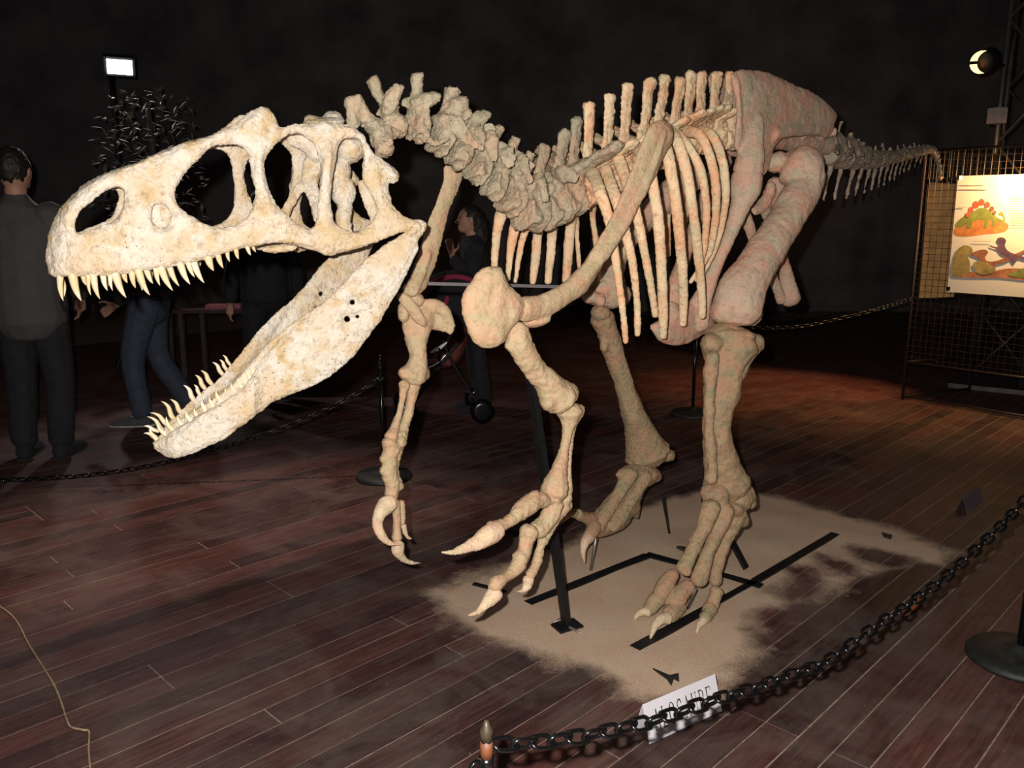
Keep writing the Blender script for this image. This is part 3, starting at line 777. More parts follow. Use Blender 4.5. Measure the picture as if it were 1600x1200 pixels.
# ---------------------------------------------------------------- left shoulder and arm
LO = .19
b = MB()
b.plate([(1037,187),(1020,192),(1006,216),(988,262),(966,316),(946,355),(927,388),(910,415),(895,432),(872,448),(850,458),(826,464),(812,470),(806,490),(818,503),(842,498),
 (862,491),(888,475),(912,456),(938,420),(960,374),(988,332),(1012,296),(1034,250),(1049,222),(1048,200)], 'B', lambda u, v: LO+.055+.00018*max(0, 400-v), .016, 20, grid=11, bulge=.006)
b.tube([(1030,205,LO+.095,14,.5),(1010,260,LO+.085,17,.5),(980,325,LO+.072,17,.6),(945,385,LO+.06,15,.7),(905,437,LO+.055,14,.8),(860,470,LO+.055,15,.8),(818,482,LO+.05,19,.8)], 'B', 4, 10)
b.blob(838, 502, LO+.03, 24, 10, .03, 'B', 12)
scap = b.bone('shoulder_blade', 'bone_limb', SK, .005, 2, .006, .03, fine=.45)
b = MB()
b.plate([(767,414),(781,416),(787,432),(797,448),(811,462),(820,476),(813,497),(801,510),(788,527),(780,539),(758,544),(740,535),(727,507),(721,482),(725,457),(740,432),(755,419)], 'B', lambda u, v: LO+.02+.00035*(u-720), .018, 26, grid=9, bulge=.012)
b.blob(776, 474, LO+.055, 15, 13, .02); b.blob(800,490,LO+.055,16,20,.03); b.blob(775,435,LO+.04,10,16,.02); b.blob(805,475,LO+.06,12,10,.02)
b.bone('coracoid', 'bone_limb', SK, .005, 2, .008, .025, fine=.45)
b = MB()
b.tube([(806,512,LO+.03,17),(812,535,LO+.04,21),(828,562,LO+.04,17),(843,585,LO+.04,17),(860,606,LO+.04,24),(874,622,LO+.04,30)], 'B', 5, 14)
b.tube([(797,537,LO+.035,11),(815,560,LO+.045,10),(835,595,LO+.035,10)], 'B'); b.blob(891,615,LO+.05,15,17,.04); b.blob(857,627,LO+.05,15,15,.035); b.blob(880,610,LO+.065,9,9,.02)
b.bone('upper_arm_bone', 'bone_limb', SK, .005, 3, .010, .025, fine=.45)
b = MB()
b.tube([(889,642,LO+.04,24,.8),(889,656,LO+.04,15),(886,680,LO+.05,9),(880,710,LO+.06,9.5),(873,738,LO+.07,15),(868,760,LO+.075,22),(866,770,LO+.075,23)], 'B', 5, 12)
b.tube([(900,643,LO+.02,14),(893,670,LO+.03,8),(889,710,LO+.04,6),(887,740,LO+.05,7),(888,768,LO+.055,9)], 'B', 5, 10)
b.blob(907,640,LO+.03,8,9,.03); b.blob(876,757,LO+.095,9,6,.015,rot=25)
b.bone('forearm_bone', 'bone_limb', SK, .005, 1, .005, .02)
AO = LO+.075
def bones(parent, name, mat, rows, vox=.004, **k):
    b = MB(); b.tube(rows, 'B', 4, 10, **k); return b.bone(name, mat, parent, vox, 1, .003, .015)
b = MB()
b.blob(860,780,AO,20,12,.03); b.blob(884,778,AO-.02,12,10,.02); b.blob(888,790,AO-.03,8,9,.02)
b.tube([(866,786,AO,17),(862,802,AO,16),(852,818,AO,15),(838,830,AO,16)], 'B'); b.tube([(880,790,AO-.02,13),(870,805,AO-.02,11),(858,828,AO-.02,9),(851,840,AO-.02,9)], 'B')
b.tube([(852,782,AO+.015,12),(838,782,AO+.02,15),(824,791,AO+.025,17),(810,803,AO+.03,14),(800,814,AO+.035,10)], 'B'); b.blob(836,772,AO+.02,9,8,.02)
hand = b.bone('hand', 'bone_limb', SK, .0045, 1, .005, .02)
bones(hand, 'finger_bone', 'bone_limb', [(800,811,AO+.035,11),(790,818,AO+.037,10),(778,823,AO+.04,11),(768,828,AO+.04,15)])
bones(hand, 'claw', 'claw_horn', [(778,828,AO+.045,15),(764,836,AO+.05,17),(745,848,AO+.055,13,.8),(722,858,AO+.06,8,.8),(705,863,AO+.065,5,.8),(690,863,AO+.07,2)], .0035)
bones(hand, 'finger_bone', 'bone_limb', [(828,829,AO,17),(822,846,AO+.005,13),(819,862,AO+.01,12),(812,874,AO+.015,15)])
bones(hand, 'finger_bone', 'bone_limb', [(812,880,AO+.015,14),(802,893,AO+.02,11),(790,902,AO+.025,9),(776,911,AO+.03,13),(772,918,AO+.03,12)])
bones(hand, 'claw', 'claw_horn', [(774,926,AO+.03,14),(766,936,AO+.035,12,.8),(755,948,AO+.04,8,.8),(745,957,AO+.045,5,.8),(731,962,AO+.05,1.8)], .0035)
bones(hand, 'finger_bone', 'bone_limb', [(849,842,AO-.02,10),(844,856,AO-.02,7),(842,868,AO-.02,9)])
bones(hand, 'finger_bone', 'bone_limb', [(841,872,AO-.02,9),(836,886,AO-.02,7.5),(828,899,AO-.02,9)])
bones(hand, 'claw', 'claw_horn', [(826,904,AO-.02,10),(824,915,AO-.02,8,.8),(817,923,AO-.02,5,.8),(807,924,AO-.02,1.8)], .0035)

# ---------------------------------------------------------------- right shoulder and arm
RO = -.20
b = MB()
b.plate([(696,257),(724,268),(720,285),(708,315),(698,345),(690,378),(681,412),(672,436),(666,452),(652,462),(636,462),(636,446),(645,420),(656,388),(665,358),(672,338),(682,312),(692,280)], 'B', RO, .012, 16, grid=10)
b.tube([(640,456,RO+.02,14,.7),(655,430,RO+.01,10,.6),(668,395,RO+.01,8,.6)], 'B')
b.bone('shoulder_blade', 'bone_limb', SK, .006, 1, .004, .03)
b = MB()
b.tube([(628,462,RO+.03,9,.6),(640,478,RO+.05,11,.6),(655,497,RO+.06,10,.6),(664,508,RO+.06,6,.6)], 'B', 4, 8); b.blob(645,470,RO,20,14,.03); b.blob(630,488,RO+.01,10,18,.02)
b.bone('coracoid', 'bone_limb', SK, .005, 4, .006, .02, fine=.5)
b = MB()
b.tube([(655,486,RO-.01,24,.6),(652,510,RO,24,.6),(651,535,RO,17),(653,560,RO,14.5),(650,578,RO,20),(646,590,RO,21)], 'B', 5, 12)
b.tube([(660,476,RO,10,.8),(682,478,RO+.02,10,.8),(697,492,RO+.03,10,.8),(705,508,RO+.035,8,.8),(702,520,RO+.035,7,.8)], 'B', 4, 8)
b.tube([(668,500,RO,14,.5),(688,505,RO+.02,14,.5),(696,515,RO+.03,8,.5)], 'B'); b.blob(632,582,RO-.012,12,11,.03); b.blob(663,583,RO-.01,10,13,.03)
b.bone('upper_arm_bone', 'bone_limb', SK, .0055, 4, .008, .025, fine=.5)
b = MB()
b.tube([(632,600,RO+.02,10),(629,620,RO+.02,6),(624,645,RO+.03,6),(617,668,RO+.04,8),(610,684,RO+.05,12)], 'B', 4, 10)
b.tube([(646,602,RO,13),(643,622,RO,8.5),(638,645,RO+.01,8.5),(631,668,RO+.02,9),(625,684,RO+.03,13)], 'B', 4, 10)
b.bone('forearm_bone', 'bone_limb', SK, .005, 1, .004, .02)
BO = RO+.05
b = MB()
b.blob(608,692,BO,14,11,.03); b.blob(626,690,BO-.01,11,12,.03)
b.tube([(612,700,BO,16),(608,718,BO,13),(609,740,BO,13),(613,758,BO,12),(612,776,BO,12)], 'B', 4, 10); b.tube([(622,700,BO-.02,9),(616,725,BO-.02,8),(620,748,BO-.02,8),(625,762,BO-.02,8)], 'B', 4, 8)
b.blob(598,716,BO,6,8,.015); b.blob(597,736,BO,6,7,.015); b.blob(626,760,BO,6,8,.015)
hand2 = b.bone('hand', 'bone_limb', SK, .005, 1, .006, .02)
bones(hand2, 'claw', 'claw_horn', [(613,784,BO+.02,13),(603,790,BO+.02,15,.8),(593,803,BO+.03,11,.8),(590,820,BO+.03,9,.8),(596,836,BO+.04,8,.8),(608,848,BO+.05,5,.8),(625,851,BO+.06,1.8)], .004)
bones(hand2, 'finger_bone', 'bone_limb', [(618,784,BO-.01,8),(620,805,BO-.01,7),(620,825,BO-.01,7),(620,842,BO-.005,9)], .0045)
bones(hand2, 'claw', 'claw_horn', [(622,850,BO,11),(622,862,BO,10,.8),(630,873,BO,6,.8),(642,879,BO,4,.8),(657,880,BO,1.5)], .004)
bones(hand2, 'finger_bone', 'bone_limb', [(627,784,BO-.03,6),(628,800,BO-.03,6),(628,818,BO-.03,6)], .0045)
bones(hand2, 'claw', 'claw_horn', [(630,821,BO-.03,6),(633,832,BO-.03,4.5),(638,840,BO-.03,3),(645,842,BO-.03,1.2)], .004)

# ---------------------------------------------------------------- hips
HO = .16
ILI = [(1141,117),(1152,109),(1175,109),(1210,117),(1240,132),(1270,145),(1292,162),(1306,178),(1303,195),(1300,207),(1290,216),(1276,212),(1256,211),(1235,214),(1220,218),(1208,231),
 (1203,250),(1198,268),(1185,277),(1165,270),(1152,262),(1155,240),(1148,232),(1152,215),(1156,195),(1157,168),(1152,150),(1146,130)]
b = MB()
b.plate(ILI, 'B', lambda u, v: HO-.05-.0003*max(0, 200-v), .014, 20, grid=12, bulge=.008)
b.tube([(1180,185,HO-.045,14,.5),(1176,215,HO-.03,18,.6),(1172,245,HO-.02,22,.7),(1168,268,HO-.02,24,.7)], 'B'); b.tube([(1205,215,HO-.04,9,.8),(1215,208,HO-.03,9,.8),(1245,203,HO-.04,10,.8),(1290,200,HO-.05,12,.6)], 'B')
b.tube([(1148,125,HO-.07,7),(1154,160,HO-.06,5),(1154,200,HO-.05,5),(1151,228,HO-.05,5)], 'B')
b.bone('hip_blade', 'bone_hip', SK, .007, 1, .006, .04, fine=.45)
b = MB()
_o = -(HO-.03)
b.plate([(1104,120),(1112,115),(1150,117),(1190,130),(1235,150),(1270,180),(1268,215),(1230,220),(1190,232),(1150,248),(1130,232),(1117,215),(1118,185),(1112,160)], 'B', _o, .014, 16, grid=14)
b.bone('hip_blade', 'bone_hip', SK, .009, 1, .006, .04)
def pubis(dx, off, foot, mat='bone_hip'):
    b = MB(); T = lambda rows, n=5: b.tube([(u+dx*(1-t), v, o+off, ww, ra) for (u, v, o, ww, ra), t in rows], 'B', n, 12)
    T([((1168,272,0,24,.7),0),((1164,298,0,24,.7),0),((1156,325,-.01,16,.8),.1),((1143,360,-.03,12,.8),.3),((1128,395,-.05,11,.8),.5),((1110,435,-.07,12,.8),.8),((1096,470,-.08,17,.6),1),((1085,505,-.09,24,.5),1)])
    if foot:
        b.blob(1182, 288, off, 10, 12, .03)
        b.plate([(1019,508),(1022,520),(1032,533),(1051,541),(1073,536),(1094,525),(1116,510),(1112,490),(1104,460),(1092,455),(1070,480),(1048,470),(1036,495)], 'B', off-.10, .03, 16, grid=11)
    return b.bone('pubis', mat, SK, .008, 1, .006, .03, fine=.45)
pubis(0, HO-.02, True)
b = MB(); b.tube([(1130,250,-HO,16),(1095,330,-.10,11),(1070,400,-.06,11),(1055,440,-.03,12),(1048,490,0,16,.6),(1048,515,.02,18,.6)], 'B'); b.bone('pubis', 'bone_hip', SK, .008, 1, .006, .03)
def ischium(rows, extra=None):
    b = MB(); b.tube(rows, 'B', 5, 10)
    if extra: extra(b)
    return b.bone('ischium', 'bone_hip', SK, .008, 1, .006, .03)
ischium([(1215,285,.05,16,.6),(1205,318,.04,17,.5),(1212,350,.0,12,.6),(1220,395,-.02,10,.7),(1228,430,-.03,12,.7),(1234,462,-.03,17,.7),(1236,470,-.03,16,.7)], lambda b: (b.blob(1205,292,.06,9,11,.02), b.tube([(1204,300,.05,9),(1190,322,.05,11,.5),(1178,330,.05,8,.5)],'B'), b.tube([(1195,325,.04,12,.5),(1200,345,.03,7,.5)],'B')))
ischium([(1158,318,-.08,9,.6),(1166,340,-.08,10,.6),(1178,375,-.07,9,.7),(1198,415,-.06,9,.7),(1212,445,-.05,9,.7),(1222,470,-.05,10,.7)])

# ---------------------------------------------------------------- left leg
GO = .19
b = MB()
b.tube([(1238,250,GO-.04,24,.8),(1250,262,GO,37,.8),(1257,285,GO+.02,30,.8),(1244,315,GO+.03,29,.8),(1222,352,GO+.03,28,.9),(1196,392,GO+.03,29,.9),(1172,430,GO+.03,33,.8),(1156,462,GO+.03,39,.75),(1151,488,GO+.03,38,.75)], 'B', 5, 16)
b.tube([(1222,250,GO-.06,16),(1205,256,GO-.10,16)], 'B'); b.tube([(1272,262,GO+.04,14,.6),(1274,290,GO+.05,12,.6),(1256,325,GO+.05,8)], 'B'); b.blob(1174,492,GO-.01,18,18,.06); b.blob(1128,486,GO-.012,20,20,.06)
b.bone('thigh_bone', 'bone_hip', SK, .006, 4, .011, .04, fine=.45)
b = MB()
b.tube([(1143,532,GO+.02,44,.7),(1136,552,GO+.02,38,.7),(1131,575,GO+.02,31,.7),(1129,610,GO+.02,29,.75),(1122,645,GO+.02,23,.9),(1119,670,GO+.02,21,.9),(1123,700,GO+.02,25,.9),(1130,730,GO+.02,29,.8),(1134,752,GO+.02,36,.7),(1136,762,GO+.02,37,.7)], 'B', 5, 16)
b.tube([(1178,534,GO+.02,20,.8),(1166,556,GO+.03,14),(1152,590,GO+.04,10),(1144,620,GO+.05,8)], 'B'); b.blob(1112,538,GO-.012,20,18,.06); b.blob(1150,522,GO+.05,30,9,.04,rot=-6); b.blob(1150,586,GO+.035,11,20,.03); b.tube([(1113,555,GO+.04,12),(1110,610,GO+.04,10),(1108,660,GO+.038,8),(1112,720,GO+.04,9),(1112,750,GO+.04,12)], 'B')
b.bone('shin_bone', 'bone_leg', SK, .006, 4, .012, .03, fine=.45)
FZ = .20
b = MB()
b.blob(1117,772,GO+.015,24,20,.05); b.blob(1150,778,GO+.03,26,22,.06); b.blob(1172,778,GO+.02,11,20,.04,rot=8)
b.blob(1130,794,GO+.02,34,16,.06)
b.tube([(1112,790,GO+.06,17),(1100,822,GO+.06,13),(1085,852,GO+.06,11),(1075,876,GO+.06,12),(1068,890,GO+.06,14,.8)], 'B', 5, 10)
b.tube([(1132,796,GO+.06,18),(1120,830,GO+.065,13),(1108,862,GO+.07,11.5),(1098,890,GO+.07,13),(1090,908,GO+.07,14)], 'B', 5, 10)
b.tube([(1150,800,GO+.04,20),(1138,832,GO+.05,13),(1127,862,GO+.05,10.5),(1120,888,GO+.05,10),(1117,908,GO+.05,12)], 'B', 5, 10)
b.blob(1160,812,GO+.03,12,12,.04)
foot = b.bone('foot', 'bone_leg', SK, .0055, 6, .010, .025, fine=.45)
def zbones(parent, name, mat, rows, vox=.0045):
    b = MB(); b.tube(rows, 'Z', 4, 10); return b.bone(name, mat, parent, vox, 1, .004, .015)
zbones(foot, 'toe_bone', 'bone_leg', [(1054,896,.17,10),(1046,905,.15,13),(1038,918,.125,15),(1030,930,.10,13)])
zbones(foot, 'toe_bone', 'bone_leg', [(1028,934,.09,14),(1020,945,.065,13),(1013,953,.05,11)])
zbones(foot, 'claw', 'claw_horn', [(1013,956,.045,9),(1004,956,.045,7),(996,961,.03,4.5),(991,970,.008,1.5)], .004)
zbones(foot, 'toe_bone', 'bone_leg', [(1078,914,.13,12),(1068,922,.115,14),(1058,934,.09,17),(1050,945,.065,15)])
zbones(foot, 'toe_bone', 'bone_leg', [(1062,945,.06,13),(1052,955,.05,15),(1044,962,.045,13)])
zbones(foot, 'claw', 'claw_horn', [(1044,966,.045,10),(1034,967,.05,9),(1025,976,.04,7),(1019,989,.02,5),(1015,1001,.005,1.8)], .004)
zbones(foot, 'toe_bone', 'bone_leg', [(1120,923,.11,12),(1117,933,.09,10),(1113,945,.06,12)])
zbones(foot, 'toe_bone', 'bone_leg', [(1110,949,.055,12),(1105,960,.04,11),(1101,966,.035,10)])
zbones(foot, 'claw', 'claw_horn', [(1100,968,.03,8),(1094,975,.025,6),(1090,983,.015,4),(1087,990,.005,1.6)], .004)

# ---------------------------------------------------------------- right leg
KO = -.33
b = MB()
b.tube([(1085,270,-.16,26),(1040,310,-.22,22),(1000,350,-.27,20),(970,385,-.30,19),(955,415,KO,23,.8),(947,445,KO,33,.7),(944,462,KO,36,.7)], 'B', 5, 12)
b.blob(975,462,KO-.02,13,18,.05); b.blob(922,464,KO+.02,16,12,.04); b.blob(938,470,KO+.05,10,12,.03)
b.bone('thigh_bone', 'bone_hip', SK, .008, 1, .008, .04)
b = MB()
b.tube([(940,496,KO,21),(948,515,KO,17),(957,545,KO-.01,18),(965,575,KO-.01,14.5),(976,605,KO-.01,15.5),(987,640,KO-.01,18.5),(999,672,KO-.01,24,.8),(1008,698,KO-.01,33,.7),(1012,709,KO-.01,38,.7)], 'B', 5, 14)
b.blob(938,488,KO+.02,17,14,.04); b.blob(944,540,KO,9,13,.03); b.blob(1042,711,KO-.02,14,11,.05); b.tube([(955,510,KO+.02,9),(985,600,KO+.02,6),(1010,680,KO+.02,6)],'B')
b.bone('shin_bone', 'bone_leg', SK, .007, 1, .007, .03)
MO = KO+.0
b = MB()
b.plate([(968,735),(985,726),(1010,724),(1022,728),(1033,742),(1028,752),(1012,760),(1002,776),(998,796),(996,810),(986,808),(978,822),(955,834),(936,840),(922,835),(918,815),(930,800),(949,779),(966,755),(964,744)], 'B', MO, .03, 18, grid=9)
b.tube([(985,738,MO+.03,14,.7),(965,775,MO+.035,11,.7),(942,810,MO+.04,12,.7),(932,824,MO+.04,13,.7)], 'B'); b.tube([(1008,742,MO+.02,14,.7),(990,775,MO+.025,11,.7),(970,806,MO+.03,12,.7),(955,822,MO+.03,12,.7)], 'B'); b.blob(1016,742,MO,14,12,.04)
foot2 = b.bone('foot', 'bone_leg', SK, .006, 1, .006, .025)
bones(foot2, 'toe_bone', 'bone_leg', [(925,812,MO+.03,12),(912,808,MO+.04,9),(902,803,MO+.05,9)], .005)
bones(foot2, 'toe_bone', 'bone_leg', [(898,802,MO+.05,8),(888,803,MO+.06,7),(879,810,MO+.07,6),(870,818,MO+.08,4.5)], .005)
bones(foot2, 'toe_bone', 'bone_leg', [(930,822,MO+.05,12),(924,832,MO+.06,11),(920,838,MO+.06,10)], .005)
bones(foot2, 'claw', 'claw_horn', [(921,838,MO+.06,10),(914,848,MO+.07,8),(911,860,MO+.075,5.5),(912,871,MO+.08,3.5),(914,880,MO+.085,1.3)], .0045)
# ============================================================ mount of the skeleton: black steel
plain('black_steel', (.012, .012, .013), .5, .4, .3, 60)
plain('dull_steel', (.10, .088, .088), .6, .2, .2, 60); plain('rod_steel', (.28, .25, .22), .4, .7, .2, 60)
Z = lambda u, v, z=0.: P(u, v, z, 'Z')
fr = empty('steel_mount', Z(885, 975)); tag(fr, 'black welded steel floor frame and posts holding up the skeleton', 'metal frame')
def fbar(name, a, b, wx=.045, wy=.008, mat='black_steel', z=.006):
    m = MB(); pa, pb = Z(*a, z), Z(*b, z); m.bar(pa, pb, wx, wy)
    # lay the wide side flat
    d = (pb-pa); m = MB(); m.box((pa+pb)/2, d.length, wx, wy, math.atan2(d.y, d.x)); return m.build(name, mat, fr, False)
fbar('floor_bar', (825,943), (1012,868)); fbar('floor_bar', (1010,866), (1190,916)); fbar('floor_bar', (992,1013), (1112,948)); fbar('floor_bar', (1112,946), (1180,908), .03); fbar('floor_bar', (1180,908), (1305,834), .04)
fbar('floor_bar', (740,912), (790,925), .02)
# slanting post that carries the shoulders
foot_ = Z(886, 982, .0); m = MB()
top_ = P(812, 470, -.05)
m.bar(foot_, top_, .032, .022); m.build('post', 'black_steel', fr, False)
m = MB(); m.box(foot_+Vector((0, 0, .010)), .10, .07, .012, .5); m.build('foot_plate', 'black_steel', fr, False)
for a, b_ in (((878,966),(862,974)), ((890,980),(912,992))):
    m = MB(); m.tube3([(Z(*a, .02), .006), (Z(*b_, .006), .002)], 2, 6); m.build('weld_spike', 'rod_steel', fr)
# cross bar between the shoulders
m = MB(); m.bar(P(668, 443, -.17), P(880, 448, .02), .010, .010); m.build('cross_bar', 'dull_steel', fr, False)
# rear post with slanting brace by the left leg
hp = P(1125, 235, 0); gp = P(1062, 868, -.2, 'B')
base = Z(1150, 872)
m = MB(); m.bar((hp.x, hp.y, hp.z), (hp.x+.02, hp.y+.02, .0), .03, .03); m.build('post', 'black_steel', fr, False)
m = MB(); m.bar(Z(1166, 888, .01), P(1118, 800, -.02), .04, .012); m.build('brace', 'black_steel', fr, False)
m = MB(); m.bar(Z(1062, 855, .01), Z(1095, 868, .16), .03, .012); m.build('brace', 'black_steel', fr, False)
m = MB(); m.rod(Z(1046, 834, 0), P(1035, 775, -.22), .006); m.build('prop_rod', 'black_steel', fr)
m = MB(); m.rod(Z(923, 893, 0), P(932, 835, -.29), .007); m.build('prop_rod', 'rod_steel', fr)
m = MB(); m.rod(Z(1074, 953, 0.0), P(1087, 920, .25), .0055); m.build('prop_rod', 'rod_steel', fr)

# ============================================================ barrier posts and chains
plain('black_plastic', (.0035, .0035, .004), .22, 0, .2, 40); plain('rubber_base', (.012, .013, .013), .6, 0, .3, 40, .2)
plain('tarnished_gold', (.045, .032, .018), .5, .2, .3, 60); plain('rust_orange', (.11, .035, .012), .6, 0, .3, 60)
def post(x, y, h, label, cap='black_plastic', baser=.165, rp=.0125):
    e = empty('barrier_post', (x, y, 0)); tag(e, label, 'barrier post', 'barrier posts around the skeleton')
    m = MB(); m.lathe((x, y, 0), [(baser, .001), (baser*1.01, .012), (baser*.93, .028), (baser*.5, .036), (.03, .042), (.02, .06)], 32); m.build('base', 'rubber_base', e)
    m = MB(); m.rod((x, y, .03), (x, y, h), rp, 14); m.build('pole', 'black_plastic', e)
    m = MB(); m.lathe((x, y, h-.005), [(rp*1.05, 0), (rp*1.05, .018), (rp*.6, .026), (rp*.35, .034)], 14); m.build('cap', cap, e)
    m = MB(); m.lathe((x, y, h-.055), [(rp*1.25, 0), (rp*1.25, .02)], 14); m.build('chain_collar', 'black_plastic', e)
    return e
np_ = P(760, 1138, 0, 'Z'); npz = CAM+ray(760, 1138)*((.70-H)/ray(760, 1138).z)
near = post(npz.x, npz.y, .685, 'black barrier post with a chipped gold cap at the bottom edge', 'tarnished_gold', rp=.010)
m = MB(); m.lathe((npz.x, npz.y, .648), [(.0106, 0), (.0108, .018), (.0104, .03)], 14); m.build('worn_band', 'rust_orange', near)
rp_ = Z(1592, 1032); post(rp_.x, rp_.y, .70, 'black barrier post on a round base at the right edge')
fp_ = Z(600, 746); post(fp_.x, fp_.y, .70, 'black barrier post behind the skeleton\'s right hand')
bp_ = Z(1082, 648); post(bp_.x, bp_.y, .70, 'distant black barrier post behind the skeleton\'s left shin')
# one link, shared by every chain
def link_mesh(pitch):
    m = MB(); r = .0042; Lh = pitch/2+r*1.0; Wh = .0125; pts = []
    n = 20
    for i in range(n):
        a = 2*math.pi*i/n; c_, s_ = math.cos(a), math.sin(a)
        sx = (Lh-Wh)*(1 if c_ > 0 else -1)
        pts.append(Vector((sx+Wh*c_ if abs(c_) > 1e-6 else 0, Wh*s_, 0)))
    vs = []; fs = []; k = 6
    for i in range(n):
        t = (pts[(i+1) % n]-pts[i-1]).normalized(); o = t.cross(Vector((0, 0, 1)))
        for j in range(k):
            b_ = 2*math.pi*j/k; vs.append(pts[i]+o*(r*math.cos(b_))+Vector((0, 0, r*math.sin(b_))))
    for i in range(n):
        for j in range(k):
            fs.append((i*k+j, ((i+1) % n)*k+j, ((i+1) % n)*k+(j+1) % k, i*k+(j+1) % k))
    m.add(vs, fs); me = m.mesh('chain_link'); me.materials.append(MATS['black_plastic'])
    me.polygons.foreach_set('use_smooth', [True]*len(me.polygons)); return me
PITCH_L = .043; LM = link_mesh(PITCH_L)
def chain(pts, label, scale=1., maxn=300):
    e = empty('barrier_chain', pts[0]); tag(e, label, 'chain', 'plastic barrier chains')
    dense = catmull([tuple(p) for p in pts], 40); acc = [0]
    for i in range(1, len(dense)): acc.append(acc[-1]+np.linalg.norm(dense[i]-dense[i-1]))
    pit = PITCH_L*scale; n = int(acc[-1]/pit)
    for k in range(n):
        s_ = (k+.5)*pit; i = max(1, np.searchsorted(acc, s_)); t = (s_-acc[i-1])/(acc[i]-acc[i-1])
        p = Vector(dense[i-1]).lerp(Vector(dense[i]), t); d = Vector(dense[i]-dense[i-1]).normalized()
        o = bpy.data.objects.new('chain_link', LM); COL.objects.link(o); o.parent = e
        q = d.to_track_quat('X', 'Z').to_matrix().to_4x4() @ Matrix.Rotation((math.pi/2 if k % 2 else 0)+.45+.12*math.sin(k*1.7), 4, 'X')
        o.matrix_local = Matrix.Translation(p-Vector(pts[0])) @ q @ Matrix.Scale(scale, 4)
    return e
# near chain hangs in the vertical plane through both posts
az = math.degrees(math.atan2(rp_.y-npz.y, rp_.x-npz.x)); frame('CH', npz.x, npz.y, az)
cp = [(774,1163),(840,1160),(905,1151),(960,1140),(1020,1126),(1075,1108),(1125,1091),(1180,1075),(1240,1053),(1300,1029),(1360,985),(1420,945),(1480,900),(1540,845),(1585,800),(1612,768)]
chain([P(u, v, 0, 'CH') for u, v in cp], 'shiny black chain sagging in front of the white name card')
e0 = Vector((npz.x-.012, npz.y-.01, .645)); chain([e0, e0+Vector((-.10, -.13, -.075)), e0+Vector((-.26, -.33, -.16)), e0+Vector((-.5, -.6, -.2))], 'black chain leaving the gold-capped post towards the bottom left')
far_l = Vector((-4.2, 4.9, .66)); fph = Vector((fp_.x, fp_.y, .65))
cps = [P(u, v, 0, 'CF') for u, v in ()] if False else None
frame('CF', fp_.x, fp_.y, math.degrees(math.atan2(4.35-fp_.y, -3.9-fp_.x)))
chain([P(u, v, 0, 'CF') for u, v in ((-60,752),(60,748),(160,740),(260,722),(360,696),(460,662),(540,625),(600,588))], 'black chain low in the dark behind the open jaws')
frame('CB', bp_.x, bp_.y, math.degrees(math.atan2(6.75-bp_.y, 3.25-bp_.x)))
chain([P(u, v, 0, 'CB') for u, v in ((1092,500),(1180,512),(1250,510),(1320,496),(1375,482),(1428,465))], 'thin far chain running up to the wire mesh stand')

# ============================================================ name cards
plain('white_card', (.72, .68, .72), .7, 0, .04, 8); plain('grey_card', (.12, .10, .10), .5, 0, .1, 8); plain('ink', (.02, .02, .025), .8, 0, .1)
bl, br = Z(1015, 1163), Z(1128, 1111)
def tent(bl, br, hgt, lean, mat, label):
    d = (br-bl); Lc = d.length; X = d.normalized(); Y = Vector((-X.y, X.x, 0))
    tl = bl+Y*lean+Vector((0, 0, hgt)); t = .0012
    e = empty('name_card', (bl+br)/2); tag(e, label, 'sign')
    U = (tl-bl).normalized(); n = X.cross(U).normalized()
    def face(a, U, hl):
        q = MB(); n_ = X.cross(U).normalized()
        q.add([a, a+X*Lc, a+X*Lc+U*hl, a+U*hl, a-n_*t, a+X*Lc-n_*t, a+X*Lc+U*hl-n_*t, a+U*hl-n_*t], [(0, 1, 2, 3), (7, 6, 5, 4), (1, 0, 4, 5), (2, 1, 5, 6), (3, 2, 6, 7), (0, 3, 7, 4)]); return q
    hl = math.hypot(hgt, lean)
    face(bl, U, hl).build('front_face', mat, e, False)
    bk = bl+Y*lean*2.0; face(bk, (tl-bk).normalized(), (tl-bk).length).build('back_face', mat, e, False)
    return e, bl, X, U, n, Lc, hl
e, o_, X, U, n_, Lc, hl = tent(bl, br, .108, .035, 'white_card', 'white folded card reading ALOSAURE behind the near chain')
